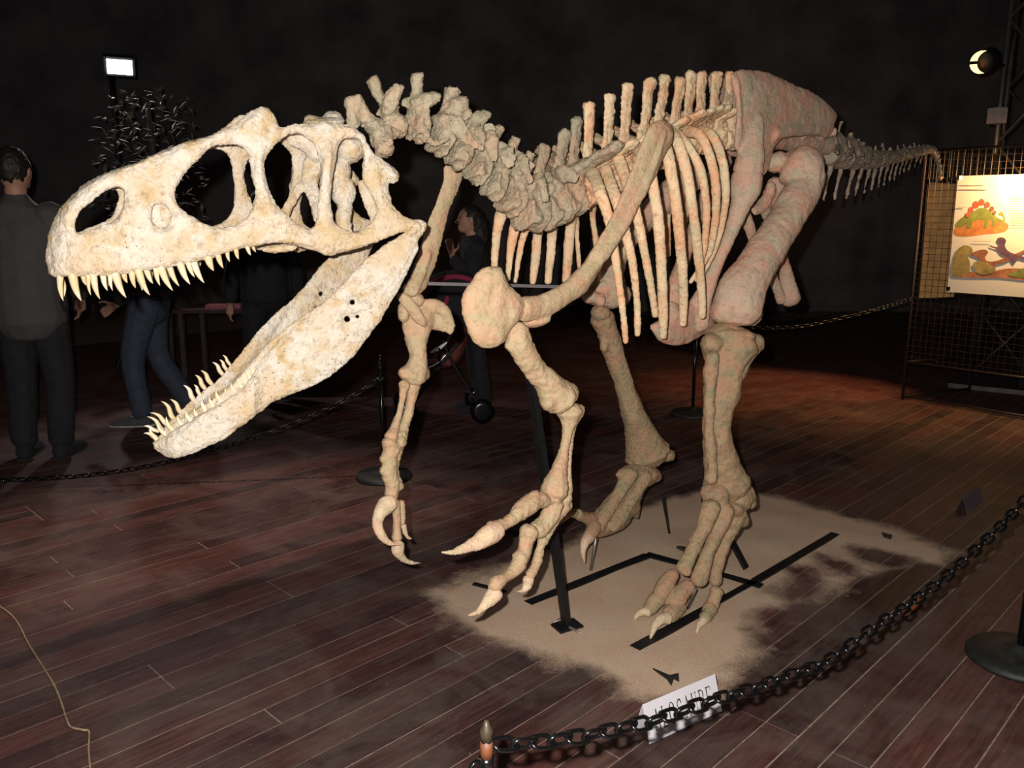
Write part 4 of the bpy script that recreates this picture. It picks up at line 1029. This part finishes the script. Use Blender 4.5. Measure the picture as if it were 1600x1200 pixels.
# the lettering, in condensed roman capitals
def stroke_letters(word, o, X, U, n, Wd, Ht):
    q = MB(); cw = Wd/len(word)
    def st(a, b, wd):
        a = Vector(a); b = Vector(b); d = (b-a).normalized(); p = Vector((-d.y, d.x))*wd/2
        c4 = [a+p, b+p, b-p, a-p]
        q.add([o+X*(x0+c.x*cw*.80)+U*(c.y*Ht)+n*.0004 for c in c4], [(0, 3, 2, 1)])
    def cu_(pts, w0, w1):
        for i in range(len(pts)-1):
            a, b = Vector(pts[i]), Vector(pts[i+1]); d = b-a; st(a-d*.08, b+d*.08, w1 if abs(d.y) > abs(d.x) else w0)
    T_, t_ = .15, .05
    def V(x, s=1): st((x, 0), (x, 1), T_); st((x-.16, .02), (x+.16, .02), t_); st((x-.16, .98), (x+.16, .98), t_)
    ell = [(.5+.42*math.cos(a_), .5+.5*math.sin(a_)) for a_ in [2*math.pi*i_/20 for i_ in range(21)]]
    for k, ch in enumerate(word):
        x0 = k*cw+cw*.1
        if ch == 'A': st((.12, 0), (.5, 1), .06); st((.5, 1), (.88, 0), T_); st((.25, .33), (.75, .33), t_); st((0, .02), (.26, .02), t_); st((.74, .02), (1, .02), t_)
        elif ch == 'L': V(.25); st((.25, .03), (.9, .03), .06); st((.9, 0), (.9, .22), .06)
        elif ch == 'O': cu_(ell, .06, T_)
        elif ch == 'S': cu_([(.84, .80), (.70, .96), (.45, .98), (.22, .86), (.22, .68), (.45, .55), (.70, .44), (.82, .28), (.70, .06), (.42, .02), (.16, .16)], .08, .12)
        elif ch == 'U': st((.2, .25), (.2, 1), T_); st((.82, .25), (.82, 1), .06); cu_([(.2, .27), (.3, .06), (.5, 0), (.72, .06), (.82, .27)], .07, .09); st((.05, .98), (.36, .98), t_); st((.68, .98), (.96, .98), t_)
        elif ch == 'R': V(.22); cu_([(.22, .97), (.6, .97), (.8, .86), (.8, .64), (.6, .52), (.22, .52)], .06, T_); st((.5, .52), (.9, 0), .12)
        elif ch == 'E': V(.22); st((.22, .97), (.85, .97), .05); st((.22, .52), (.7, .52), .05); st((.22, .03), (.88, .03), .05); st((.85, .78), (.85, 1), .06); st((.88, 0), (.88, .22), .06)
    return q
tm = stroke_letters('ALOSAURE', o_+X*Lc*.09+U*hl*.24+n_*.0008, X, U, n_, Lc*.82, hl*.54).mesh('lettering')
lt = link('lettering', tm, 'ink', e, False); lt['label'] = 'black capitals ALOSAURE'
a, b_ = Z(1512, 803), Z(1537, 785); tent(a, b_, .085, .03, 'grey_card', 'small dim grey card standing on the boards by the chain')

# little things on the floor
plain('scrap_black', (.014, .013, .012), .6, 0, .3); plain('orange_paint', (.30, .09, .03), .7, 0, .4, 60); plain('straw_cord', (.33, .23, .13), .9, 0, .4, 60)
m = MB()
def flat(poly, z0, z1, fr_='Z'):
    q = MB(); A_ = [Z(u, v, z0) for u, v in poly]; B_ = [p+Vector((0, 0, z1-z0)) for p in A_]; k = len(poly)
    q.add(A_+B_, [tuple(range(k)), tuple(reversed(range(k, 2*k)))]+[(i, k+i, k+(i+1) % k, (i+1) % k) for i in range(k)])
    me = q.mesh('x'); bm = bmesh.new(); bm.from_mesh(me); bmesh.ops.recalc_face_normals(bm, faces=bm.faces); bm.to_mesh(me); bm.free(); return me
tag(link('metal_scrap', flat([(1020,1046),(1046,1057),(1060,1054),(1061,1066),(1053,1061),(1049,1072),(1042,1062)], .010, .016), 'scrap_black', None, False), 'small black forked metal scrap lying on the sand near the card', 'scrap')
tag(link('metal_scrap', flat([(1378,834),(1394,838),(1392,843),(1381,840)], .008, .016), 'scrap_black', None, False), 'tiny black scrap at the far right tip of the sand', 'scrap')
tag(link('orange_fragment', flat([(1405,962),(1425,942),(1438,930),(1448,933),(1436,948),(1418,962)], .002, .006), 'orange_paint', None, False), 'flat orange fragment on the boards under the chain', 'fragment')
m = MB(); cpts = [(-30,930),(0,947),(25,968),(45,1005),(66,1040),(85,1070),(96,1098),(104,1122),(112,1135),(130,1140),(139,1143),(140,1170),(142,1215)]
m.tube3([(Z(u, v, .004)+Vector((random.uniform(-.002, .002), random.uniform(-.002, .002), 0)), .0028+.001*random.random()) for u, v in cpts], 5, 6)
tag(m.build('frayed_cord', 'straw_cord'), 'thin frayed straw-coloured cord lying across the boards at left', 'cord')

# ============================================================ wire mesh stand with posters, truss tower
plain('wire', (.045, .03, .026), .5, .5, .2); plain('truss_steel', (.10, .085, .08), .45, .5, .3, 15)
plain('brown_board', (.70, .38, .13), .8, 0, .25, 12)
pa = Z(1410, 624); pb0 = Z(1600, 656); dirp = (pb0-pa).normalized(); frame('G', pa.x, pa.y, math.degrees(math.atan2(dirp.y, dirp.x)))
Lg = 1.5; Hg = 2.02; pz = Vector((0, 0, 1)); gn = nrm('G')
ws = empty('mesh_stand', pa); tag(ws, 'dark wire mesh display stand carrying the dinosaur poster', 'display stand')
for x in (0, Lg):
    m = MB(); m.rod(pa+dirp*x, pa+dirp*x+pz*Hg, .012); m.build('upright', 'wire', ws)
for z in (.03, .32, Hg):
    m = MB(); m.rod(pa+pz*z, pa+dirp*Lg+pz*z, .009); m.build('rail', 'wire', ws)
side = Vector((-gn.x, -gn.y, 0))*1.0+dirp*.3
for z in (.03, .32):
    m = MB(); m.rod(pa+pz*z, pa+side*.75+pz*z, .009); m.build('rail', 'wire', ws)
m = MB(); m.rod(pa+side*.75, pa+side*.75+pz*Hg, .012); m.build('upright', 'wire', ws)
m = MB(); k = 0.05
x = k
while x < Lg: m.bar(pa+dirp*x+pz*.32, pa+dirp*x+pz*Hg, .0032, .0032); x += k
z = .36
while z < Hg: m.bar(pa+pz*z, pa+dirp*Lg+pz*z, .0032, .0032); z += k
g_ = m.build('wire_grid', 'wire', ws, False); tag(g_, kind='stuff')
m = MB(); x = k
while x < .75: m.bar(pa+side*x+pz*.32, pa+side*x+pz*Hg, .0032, .0032); x += k
z = .36
while z < Hg: m.bar(pa+pz*z, pa+side*.75+pz*z, .0032, .0032); z += k
g_ = m.build('wire_grid', 'wire', ws, False); tag(g_, kind='stuff')
# brown board hung behind the mesh, left of the poster
def panel(name, px, off, t, mat, parent=None):
    a = [P(u, v, off, 'G') for u, v in px]; q = MB(); b2 = [p-gn*t for p in a]; k = len(a)
    q.add(a+b2, [tuple(range(k)), tuple(reversed(range(k, 2*k)))]+[((i+1) % k, i, k+i, k+(i+1) % k) for i in range(k)])
    me = q.mesh(name); bm = bmesh.new(); bm.from_mesh(me); bmesh.ops.recalc_face_normals(bm, faces=bm.faces); bm.to_mesh(me); bm.free()
    return link(name, me, mat, parent, False)
tag(panel('display_board', [(1436,466),(1490,464),(1506,288),(1452,285)], -.05, .008, 'brown_board'), 'brown board seen through the wire mesh left of the poster', 'board')
# poster
def paint(name, col, var=.35): plain(name, col, .75, 0, var, 18)
paint('poster_paper', (.78, .70, .60), .03); paint('paint_orange', (.62, .22, .06)); paint('paint_red', (.55, .10, .04)); paint('paint_green', (.22, .24, .05)); paint('paint_olive', (.33, .25, .08)); paint('paint_purple', (.13, .06, .10)); paint('paint_brown', (.30, .11, .06)); paint('paint_rust', (.42, .16, .08)); paint('faint_print', (.45, .36, .30), .1)
po = empty('poster', P(1480, 456, .02, 'G')); tag(po, 'white poster with painted dinosaurs clipped to the wire mesh', 'poster')
panel('paper', [(1480,456),(1660,469),(1672,270),(1497,275)], .02, .003, 'poster_paper', po)
LAY = .0205
def art(name, px, mat):
    global LAY
    LAY += .0004
    o2 = [tuple(p) for p in catmull(px, 3, True)]; return panel(name, o2, LAY, .0003, mat, po)
art('painted_ground', [(1490,365),(1500,345),(1530,338),(1560,344),(1575,350),(1570,362),(1540,366),(1505,370)], 'paint_orange')
art('painted_dinosaur', [(1492,352),(1503,340),(1518,332),(1530,325),(1542,326),(1552,334),(1560,341),(1568,344),(1567,338),(1560,335),(1566,330),(1568,336),(1571,345),(1563,348),(1556,345),(1553,353),(1549,353),(1550,344),(1545,345),(1542,356),(1537,356),(1538,345),(1528,344),(1520,347),(1516,357),(1510,357),(1510,350),(1500,356)], 'paint_green')
for (u, v, s_) in ((1517,328,5),(1525,320,6),(1534,316,5.5),(1543,320,5),(1550,326,4),(1554,332,3.2),(1512,336,4)):
    art('painted_plate', [(u-s_*.8, v+s_*.7), (u-s_*.7, v-s_*.5), (u, v-s_), (u+s_*.8, v-s_*.3), (u+s_*.5, v+s_*.8)], 'paint_red')
art('painted_ground', [(1488,432),(1520,434),(1560,434),(1600,438),(1640,440),(1640,425),(1600,420),(1570,420),(1540,426),(1500,424)], 'paint_rust')
art('painted_foliage', [(1487,430),(1490,405),(1496,390),(1508,383),(1518,387),(1520,395),(1512,400),(1516,412),(1512,428)], 'paint_olive')
art('painted_dinosaur', [(1516,398),(1526,392),(1538,390),(1544,394),(1539,402),(1543,408),(1556,408),(1572,402),(1588,396),(1602,390),(1602,394),(1585,402),(1570,410),(1556,414),(1548,420),(1544,420),(1546,413),(1535,409),(1526,402)], 'paint_brown')
art('painted_dinosaur', [(1546,383),(1556,386),(1562,382),(1558,377),(1559,372),(1567,371),(1572,376),(1570,384),(1575,392),(1588,398),(1602,402),(1600,406),(1590,404),(1584,412),(1579,408),(1574,402),(1564,397),(1558,390),(1548,386)], 'paint_purple')
art('painted_foliage', [(1575,430),(1590,422),(1612,416),(1640,418),(1640,432),(1600,434)], 'paint_green')
art('painted_shrub', [(1520,412),(1534,408),(1546,414),(1556,420),(1548,428),(1528,428)], 'paint_olive')
for u0, u1, v in ((1503,1536,289.5),(1501,1540,296),(1496,1508,324)): art('printed_line', [(u0, v-.6), (u1, v-.6), (u1, v+.6), (u0, v+.6)], 'faint_print')
art('printed_line', [(1523,376.5),(1547,377),(1547,378),(1523,377.5)], 'faint_print')
for i in range(14): v = 305+i*3.4; art('printed_line', [(1585, v), (1650, v-.3), (1650, v+.6), (1585, v+.9)], 'faint_print')
for u, v in ((1500,278),(1479.5+2,451)):
    p = P(u, v, .028, 'G'); m = MB(); m.box(p, .02, .02, .03); m.build('clip', 'black_plastic', po, False)
# lamp clipped above the poster
LP = P(1632, 252, .22, 'G'); cl = empty('clip_lamp', P(1632, 262, .0, 'G')); tag(cl, 'small warm clip lamp shining down on the dinosaur poster', 'lamp')
dn = (P(1628, 330, .02, 'G')-LP).normalized(); M = dn.to_track_quat('-Z', 'Y').to_matrix()
m = MB(); m.lathe(LP-dn*.02, [(.035, -.02), (.04, 0), (.03, .05), (.015, .07)], 16, M); m.build('shade', 'lamp_metal', cl)
m = MB(); m.rod(P(1634, 256, .0, 'G'), LP-dn*.05, .006); m.build('arm', 'lamp_metal', cl)
light('clip_lamp_light', 'SPOT', LP+dn*.035, 90, (1, .62, .25), .03, P(1590, 330, .02, 'G'), 150, .6)

# truss tower behind the stand
tb = Z(1514, 604); tw = empty('truss_tower', tb); tag(tw, 'grey lattice truss tower rising behind the poster at right', 'truss tower')
TX = Vector((math.cos(-.62), math.sin(-.62), 0)); TY = Vector((-TX.y, TX.x, 0)); S_ = .40; HT = 4.6
cor = [tb, tb+TX*S_, tb+TX*S_+TY*S_, tb+TY*S_]
for c_ in cor:
    m = MB(); m.rod(c_, c_+pz*HT, .024, 10); m.build('leg', 'truss_steel', tw)
for f in range(4):
    a, b2 = cor[f], cor[(f+1) % 4]; z = .12; kx = 0
    while z < HT-.5:
        p, q = (a, b2) if kx % 2 == 0 else (b2, a)
        m = MB(); m.rod(p+pz*z, q+pz*(z+.5), .012, 8); m.build('diagonal', 'truss_steel', tw); z += .5; kx += 1
m = MB(); m.box(tb+TX*S_/2+TY*S_/2+pz*.02, .7, .7, .04, -.62); m.build('base_plate', 'truss_steel', tw, False)
# warm spotlight on the truss
fw = (TG-W).normalized(); sp = empty('spotlight', W); tag(sp, 'glowing warm spotlight high on the truss tower', 'spotlight')
fc = Vector((-.75, -.55, -.35)).normalized(); M = fc.to_track_quat('-Z', 'Y').to_matrix()
m = MB(); m.lathe(W, [(.085, -.02), (.09, .02), (.08, .14), (.05, .2)], 24, M); m.build('housing', 'lamp_metal', sp)
fc2 = (CAM-W).normalized(); Rg = fc2.cross(Vector((0, 0, 1))).normalized()*-1
for sgn in (1, -1):
    q = MB(); R1 = .088; pts_ = []
    for i in range(9):
        a_ = math.radians(100+ (72*i/8)); pts_.append((R1*math.cos(a_), R1*math.sin(a_)))
    for i in range(9):
        a_ = math.radians(172-62*i/8); pts_.append((.052+R1*1.02*math.cos(a_), R1*1.02*math.sin(a_)))
    up_ = Vector((0, 0, 1)); A_ = [W+fc2*.105+Rg*x_+up_*(sgn*y_) for x_, y_ in pts_]; B_ = [p_-fc2*.01 for p_ in A_]; k_ = len(pts_)
    me_ = None; q.add(A_+B_, [tuple(range(k_)), tuple(reversed(range(k_, 2*k_)))]+[(i, k_+i, k_+(i+1) % k_, (i+1) % k_) for i in range(k_)])
    q.build('lamp_glass', 'lamp_warm', sp, False)
tc = tb+TX*S_*0+pz*(W.z); m = MB(); m.rod(W-fc*.12, Vector((tb.x, tb.y, W.z+.03)), .012); m.build('yoke', 'lamp_metal', sp)
light('spotlight_beam', 'SPOT', W+fc*.05, 240, (1, .40, .19), .06, P(1240, 610, 0, 'Z'), 46, .7)
B2 = P(1558, 181, 0, 'Y7'); lb = empty('lamp_box', B2); tag(lb, 'small pale lamp box fixed to the side of the truss', 'lamp box')
m = MB(); m.box(B2, .10, .10, .12, .3); m.build('body', 'lamp_pale', lb, False)
m = MB(); m.rod(B2+Vector((.03, 0, 0)), Vector((tb.x, tb.y, B2.z)), .012); m.build('bracket', 'lamp_metal', lb)

# ============================================================ plant under the floodlight
plain('leaf_green', (.10, .085, .06), .9, 0, .5, 9); plain('bark', (.05, .035, .025), .8, 0, .3)
pc = P(205, 190, 0, 'Y7'); PY = 7.35; pl_ = empty('leafy_plant', (pc.x, PY, 0)); tag(pl_, 'dark leafy tree below the white floodlight', 'plant')
m = MB(); m.tube3([(Vector((pc.x, PY, 0)), .05), (Vector((pc.x+.03, PY, 1.3)), .035), (Vector((pc.x, PY, 2.4)), .02)], 4, 8); m.build('trunk', 'bark', pl_)
m = MB(); rs = random.Random(5)
for i in range(420):
    t_ = rs.random(); z_ = 1.45+1.12*t_; rr = .48*math.sqrt(rs.random())*(1-.75*max(0, t_-.5)); a_ = rs.uniform(0, 6.28)
    c_ = Vector((pc.x+rr*math.cos(a_), PY+rr*math.sin(a_), z_)); d_ = Vector((rs.uniform(-1, 1), rs.uniform(-1, 1), rs.uniform(-.9, .2))).normalized(); s_ = d_.cross(Vector((0, 0, 1))).normalized()*.018; l_ = rs.uniform(.06, .12)
    u_ = s_.cross(d_).normalized()*.002
    m.add([c_, c_+d_*l_*.5+s_, c_+d_*l_, c_+d_*l_*.5-s_, c_+d_*l_*.5+u_*3, c_+d_*l_*.5-u_], [(0, 1, 4), (1, 2, 4), (2, 3, 4), (3, 0, 4), (1, 0, 5), (2, 1, 5), (3, 2, 5), (0, 3, 5)])
tag(m.build('foliage', 'leaf_green', pl_, False), kind='stuff')

# ============================================================ people in the dark behind
plain('skin_tone', (.48, .25, .17), .55, 0, .08, 12); plain('grey_shirt', (.072, .068, .066), .85, 0, .12, 14, .3); plain('dark_cloth', (.014, .013, .015), .9, 0, .3, 14, .3)
plain('jeans', (.042, .052, .078), .85, 0, .25, 22, .3); plain('dark_hair', (.012, .008, .006), .6, 0, .3, 50); plain('shoe_canvas', (.07, .07, .075), .8, 0, .2, 40); plain('shoe_rubber', (.75, .72, .70), .6, 0, .1)
plain('crimson_cloth', (.30, .022, .07), .8, 0, .25, 14, .2); plain('belt', (.20, .17, .14), .6, 0, .2); plain('maroon_cloth', (.16, .035, .025), .85, 0, .25, 12)
def person(x, y, face, h, label, legs, arms, shirt, pants, lean=0., hair='dark_hair', hem=.50, longhair=False, shoe='shoe_canvas'):
    """face: heading in radians; legs/arms: joint positions in body axes (forward, left, up) in units of height"""
    F = Vector((math.cos(face), math.sin(face), 0)); Lf = Vector((-F.y, F.x, 0)); O = Vector((x, y, 0))
    def W_(f, l, z): return O+F*(f*h)+Lf*(l*h)+Vector((0, 0, z*h))
    e = empty('person', O); tag(e, label, 'person', 'visitors in the dark hall')
    hip = W_(0, 0, .53); ch = W_(lean*.6, 0, .72); nk = W_(lean*.9, 0, .83); hd = W_(lean*1.05+.008, 0, .925)
    latF = F
    b = MB()
    b.tube3([(hip, .085*h, .7), (W_(lean*.3, 0, .61), .072*h, .7), (ch, .095*h, .62), (W_(lean*.8, 0, .79), .085*h, .55), (nk, .034*h, 1), (W_(lean*.98, 0, .87), .032*h, 1)], 4, 14, lat=latF)
    b.blob3(hd, F*.056*h, Lf*.045*h, Vector((0, 0, .066*h)), 14, 10)
    b.blob3(hd+F*.030*h-Vector((0, 0, .036*h)), F*.026*h, Lf*.028*h, Vector((0, 0, .024*h)))
    b.tube3([(hd+F*.050*h+Vector((0, 0, .010*h)), .005*h), (hd+F*.063*h-Vector((0, 0, .012*h)), .009*h)], 2, 8)
    for sg in (1, -1):
        b.blob3(hd+Lf*(sg*.046*h)-F*.004*h, F*.010*h, Lf*.005*h, Vector((0, 0, .016*h)))
        b.blob3(hd+Lf*(sg*.018*h)+F*.050*h+Vector((0, 0, .016*h)), F*.004*h, Lf*.010*h, Vector((0, 0, .004*h)))
    for sg, (kn, an, to) in zip((1, -1), legs):
        b.tube3([(W_(0, sg*.05, .52), .055*h), (W_(*kn), .032*h), ((W_(*kn)+W_(*an))/2, .031*h), (W_(*an), .021*h)], 4, 10)
        b.tube3([(W_(*an), .015*h), (W_(*to), .008*h)], 2, 8)
    for sg, (el, wr, kn) in zip((1, -1), arms):
        b.tube3([(W_(lean*.82, sg*.10, .80), .031*h), (W_(*el), .024*h), (W_(*wr), .016*h)], 4, 10)
        w_ = W_(*wr); k_ = W_(*kn); D_ = (k_-w_).normalized(); S2 = D_.cross(Lf).normalized()
        b.tube3([(w_, .015*h, .7), (w_+D_*.05*h, .02*h, .45)], 2, 8)
        for i in range(4):
            r0 = w_+D_*.05*h+S2*((i-1.5)*.0105*h); r1 = r0+D_*(.022+.003*(1.5-abs(i-1.4)))*h; r2 = r1+(D_*.7-Lf*sg*.7)*.02*h
            b.tube3([(r0, .0052*h), (r1, .005*h), (r2, .0042*h)], 2, 6)
        r0 = w_+D_*.02*h+S2*.016*h; b.tube3([(r0, .006*h), (r0+(D_+S2).normalized()*.03*h, .0055*h), (r0+(D_*1.6+S2).normalized()*.05*h, .0045*h)], 2, 6)
    b.bone('body', 'skin_tone', e, .008, 1, 0)
    c = MB()
    c.tube3([(W_(0, 0, hem), .112*h, .88), (W_(lean*.3, 0, .58), .106*h, .84), (ch, .106*h, .68), (W_(lean*.8, 0, .795), .088*h, .6), (W_(lean*.88, 0, .83), .045*h, 1)], 4, 14, lat=latF)
    for sg, (el, wr, kn) in zip((1, -1), arms):
        E, R_ = W_(*el), W_(*wr)
        c.tube3([(W_(lean*.82, sg*.085, .80), .043*h), (E, .034*h), (E.lerp(R_, .85), .026*h)], 4, 10)
    c.bone('shirt', shirt, e, .010, 2, .012, .09, .4, .15)
    t_ = MB()
    t_.tube3([(W_(0, 0, .585), .080*h, .76), (W_(0, 0, .52), .094*h, .8), (W_(0, 0, .475), .085*h, .8)], 3, 14, lat=latF)
    for sg, (kn, an, to) in zip((1, -1), legs):
        t_.tube3([(W_(0, sg*.048, .52), .062*h), (W_(*kn), .043*h), (W_(*kn).lerp(W_(*an), .96), .036*h)], 4, 10)
    t_.bone('trousers', pants, e, .010, 2, .010, .07, .4, .1)
    for sg, (kn, an, to) in zip((1, -1), legs):
        A_, T_ = W_(*an), W_(*to); D_ = (T_-A_); D_.z = 0; D_.normalize(); g0 = Vector((A_.x, A_.y, T_.z-.012*h))
        s2 = MB(); s2.tube3([(g0-D_*.02*h+Vector((0, 0, .012*h)), .026*h, .9), (g0+D_*.03*h+Vector((0, 0, .012*h)), .027*h, .9), (g0+D_*.09*h+Vector((0, 0, .002*h)), .024*h, .8), (g0+D_*.125*h, .016*h, .8)], 3, 10); s2.tube3([(A_+Vector((0, 0, .02*h)), .027*h), (A_-Vector((0, 0, .01*h)), .028*h)], 2, 10)
        s2.bone('shoe', shoe, e, .008, 1, 0)
        s3 = MB(); a2 = math.atan2(D_.y, D_.x); s3.tube3([(g0-D_*.03*h-Vector((0, 0, .008*h)), .026*h, .28), (g0+D_*.08*h-Vector((0, 0, .008*h)), .027*h, .28), (g0+D_*.132*h-Vector((0, 0, .008*h)), .016*h, .35)], 3, 10, lat=Vector((0, 0, 1))); s3.build('shoe_sole', 'shoe_rubber' if shoe == 'shoe_canvas' else shoe, e)
    hr = MB(); hr.blob3(hd-F*.010*h+Vector((0, 0, .012*h)), F*.056*h, Lf*.050*h, Vector((0, 0, .064*h)), 14, 10)
    if longhair: hr.tube3([(hd-F*.03*h, .05*h, .9), (hd-F*.05*h-Vector((0, 0, .07*h)), .048*h, .7), (hd-F*.05*h-Vector((0, 0, .13*h)), .03*h, .6)], 3, 10)
    hr.bone('hair', hair, e, .008, 1, .01, .03)
    return e
ST = [((.02, .06, .28), (-.01, .06, .045), (.09, .07, .02)), ((.02, -.06, .28), (-.01, -.06, .045), (.09, -.07, .02))]
AD = [((-.01, .15, .62), (.02, .16, .48), (.04, .16, .42)), ((-.01, -.15, .62), (.02, -.16, .48), (.04, -.16, .42))]
q = Z(72, 712); person(q.x, q.y, 1.62, 1.92, 'person in a grey shirt with back turned at the left edge', ST, [((.0, .15, .62), (.03, .14, .49), (.05, .14, .43))]*1+[((.03, -.15, .63), (.10, -.12, .52), (.13, -.10, .47))], 'grey_shirt', 'dark_cloth', hem=.455, shoe='dark_cloth')
q = Z(250, 660); WK = [((.05, .05, .285), (-.02, .05, .05), (.07, .05, .02)), ((.0, -.05, .29), (-.14, -.05, .07), (-.05, -.05, .02))]
pj = person(q.x, q.y, 3.25, 1.74, 'person in blue jeans and canvas shoes walking behind the upper teeth', [((.07, .05, .285), (.05, .05, .045), (.14, .05, .018)), ((.0, -.05, .29), (-.12, -.05, .06), (-.03, -.05, .02))], [((-.02, .15, .64), (.09, .13, .52), (.14, .11, .49)), ((-.02, -.15, .62), (.0, -.16, .48), (.01, -.16, .42))], 'dark_cloth', 'jeans', hem=.565)
_F = Vector((math.cos(3.25), math.sin(3.25), 0)); _hp = Vector((q.x, q.y, .583*1.74)); bm_ = MB(); bm_.tube3([(_hp-Vector((0, 0, .018)), .160, .80), (_hp+Vector((0, 0, .018)), .158, .80)], 1, 20, lat=_F, cap=.02); bm_.build('belt', 'belt', pj)
q = Z(752, 640); person(q.x, q.y, 3.3, 1.60, 'dark-clothed person with dark hair bending towards the pushchair', ST, [((.06, .13, .66), (.14, .08, .76), (.15, .05, .82)), ((.05, -.14, .62), (.18, -.10, .56), (.22, -.09, .54))], 'dark_cloth', 'dark_cloth', lean=.04, longhair=True, shoe='dark_cloth')
q = Z(424, 626); person(q.x, q.y, 2.2, 1.72, 'person all in black standing behind the open jaws', ST, AD, 'dark_cloth', 'dark_cloth')

# pushchair between the forelimbs
plain('chrome', (.6, .6, .62), .12, 1, .05)
s0 = Z(696, 652); ps = empty('pushchair', s0); tag(ps, 'dark pushchair with crimson-edged hood between the forelimbs', 'pushchair')
X_ = Vector((1, .15, 0)).normalized(); Y_ = Vector((-X_.y, X_.x, 0))
def Q(x_, y_, z_): return s0+X_*x_+Y_*y_+Vector((0, 0, z_))
for sg in (-.22, .22):
    m = MB(); m.tube3([(Q(-.30, sg, .09), .011), (Q(.0, sg, .50), .011), (Q(.30, sg, .86), .011), (Q(.42, sg, .98), .011)], 4, 8); m.build('frame_tube', 'lamp_metal', ps)
    m = MB(); m.tube3([(Q(.26, sg, .09), .011), (Q(.05, sg, .45), .011), (Q(-.02, sg, .62), .011)], 4, 8); m.build('frame_tube', 'lamp_metal', ps)
    for xx in (-.30, .26):
        Mw = Matrix.Rotation(math.pi/2, 3, 'X'); Mw = Matrix((X_, Vector((0, 0, 1)), -Y_)).transposed()
        for dy in (-.022, .022):
            m = MB(); m.lathe(Q(xx, sg+dy, .09), [(.05, -.012), (.088, -.010), (.09, 0), (.088, .010), (.05, .012)], 20, Mw); m.build('wheel', 'black_plastic', ps)
m = MB(); m.rod(Q(.42, -.22, .98), Q(.42, .22, .98), .014); m.build('handle', 'black_plastic', ps)
m = MB(); m.tube3([(Q(-.14, 0, .42), .16, .2), (Q(.06, 0, .45), .17, .25), (Q(.17, 0, .70), .16, .25), (Q(.22, 0, .88), .13, .25)], 4, 12, lat=Vector((-.7, 0, .7))); m.bone('seat', 'maroon_cloth', ps, .012, 2, .01, .06)
m = MB()
for i in range(5):
    pass
m.blob3(Q(.08, 0, .88), X_*.30, Y_*.21, Vector((0, 0, .24)), 18, 12); m.build('hood', 'dark_cloth', ps)
m = MB(); m.tube3([(Q(-.20+.02*i_, .0, .80)+Y_*(.215*math.cos(a_))+Vector((0, 0, .25*math.sin(a_)))+X_*(.16*math.sin(a_)), .020) for i_, a_ in enumerate([math.pi*j/8 for j in range(9)])], 3, 8); m.build('hood_trim', 'crimson_cloth', ps)
m = MB(); m.tube3([(Q(-.20, -.16, .90), .012), (Q(-.10, -.15, 1.03), .018), (Q(.08, -.14, 1.08), .02), (Q(.26, -.15, 1.02), .02), (Q(.36, -.13, .88), .016)], 4, 8); m.build('hood_trim', 'crimson_cloth', ps)
m = MB(); m.tube3([(Q(-.16, -.235, .42), .010), (Q(-.06, -.24, .47), .012), (Q(.01, -.24, .54), .009)], 3, 10); m.build('bumper_bar', 'chrome', ps)
frame('PU', s0.x, s0.y-.30, 0)
plain('glint_white', (.85, .9, .88), .3, 0, .03)  # white of the strip paints a flash glint on the pushchair
m = MB(); m.tube([(674,551,0,1.5,.5),(682,546.5,0,2.8,.5),(690,541.5,0,2.8,.5),(698,535,0,1.2,.5)], 'PU', 3, 8); m.build('glint_strip', 'glint_white', ps)
m = MB(); m.tube3([(P(686,544,0,'PU'), .012), (Q(-.05, -.22, .44), .012)], 2, 8); m.build('glint_arm', 'black_plastic', ps)  # arm added to carry the glint strip
# table of goods behind the jaws
plain('table_cloth', (.05, .02, .025), .85, 0, .3); plain('beige_plastic', (.35, .29, .22), .6, 0, .1); plain('pink_paper', (.36, .10, .13), .7, 0, .2)
tz = Z(410, 600); tb_ = empty('market_table', tz); tag(tb_, 'low dark table behind the open jaws', 'table')
m = MB(); m.box(tz+Vector((0, 0, .70)), 1.3, .6, .03); m.build('table_top', 'table_cloth', tb_, False)
for sx_ in (-.6, .6):
    for sy_ in (-.25, .25):
        m = MB(); m.bar(tz+Vector((sx_, sy_, 0)), tz+Vector((sx_, sy_, .69)), .04, .04); m.build('leg', 'bark', tb_, False)
bz = tz+Vector((.10, -.1, .716)); m = MB(); m.lathe(bz, [(.10, 0), (.16, .03), (.18, .08), (.17, .085), (.14, .03), (.09, .012)], 24); tag(m.build('shallow_bowl', 'beige_plastic'), 'beige shallow bowl on the table behind the jaws', 'bowl')
m = MB(); m.box(tz+Vector((-.25, -.15, .731)), .30, .12, .03, .1); m.box(tz+Vector((-.25, -.15, .748)), .28, .11, .006, .1); tag(m.build('pink_box', 'pink_paper', None, False), 'flat pink box on the table behind the jaws', 'box')
bake()
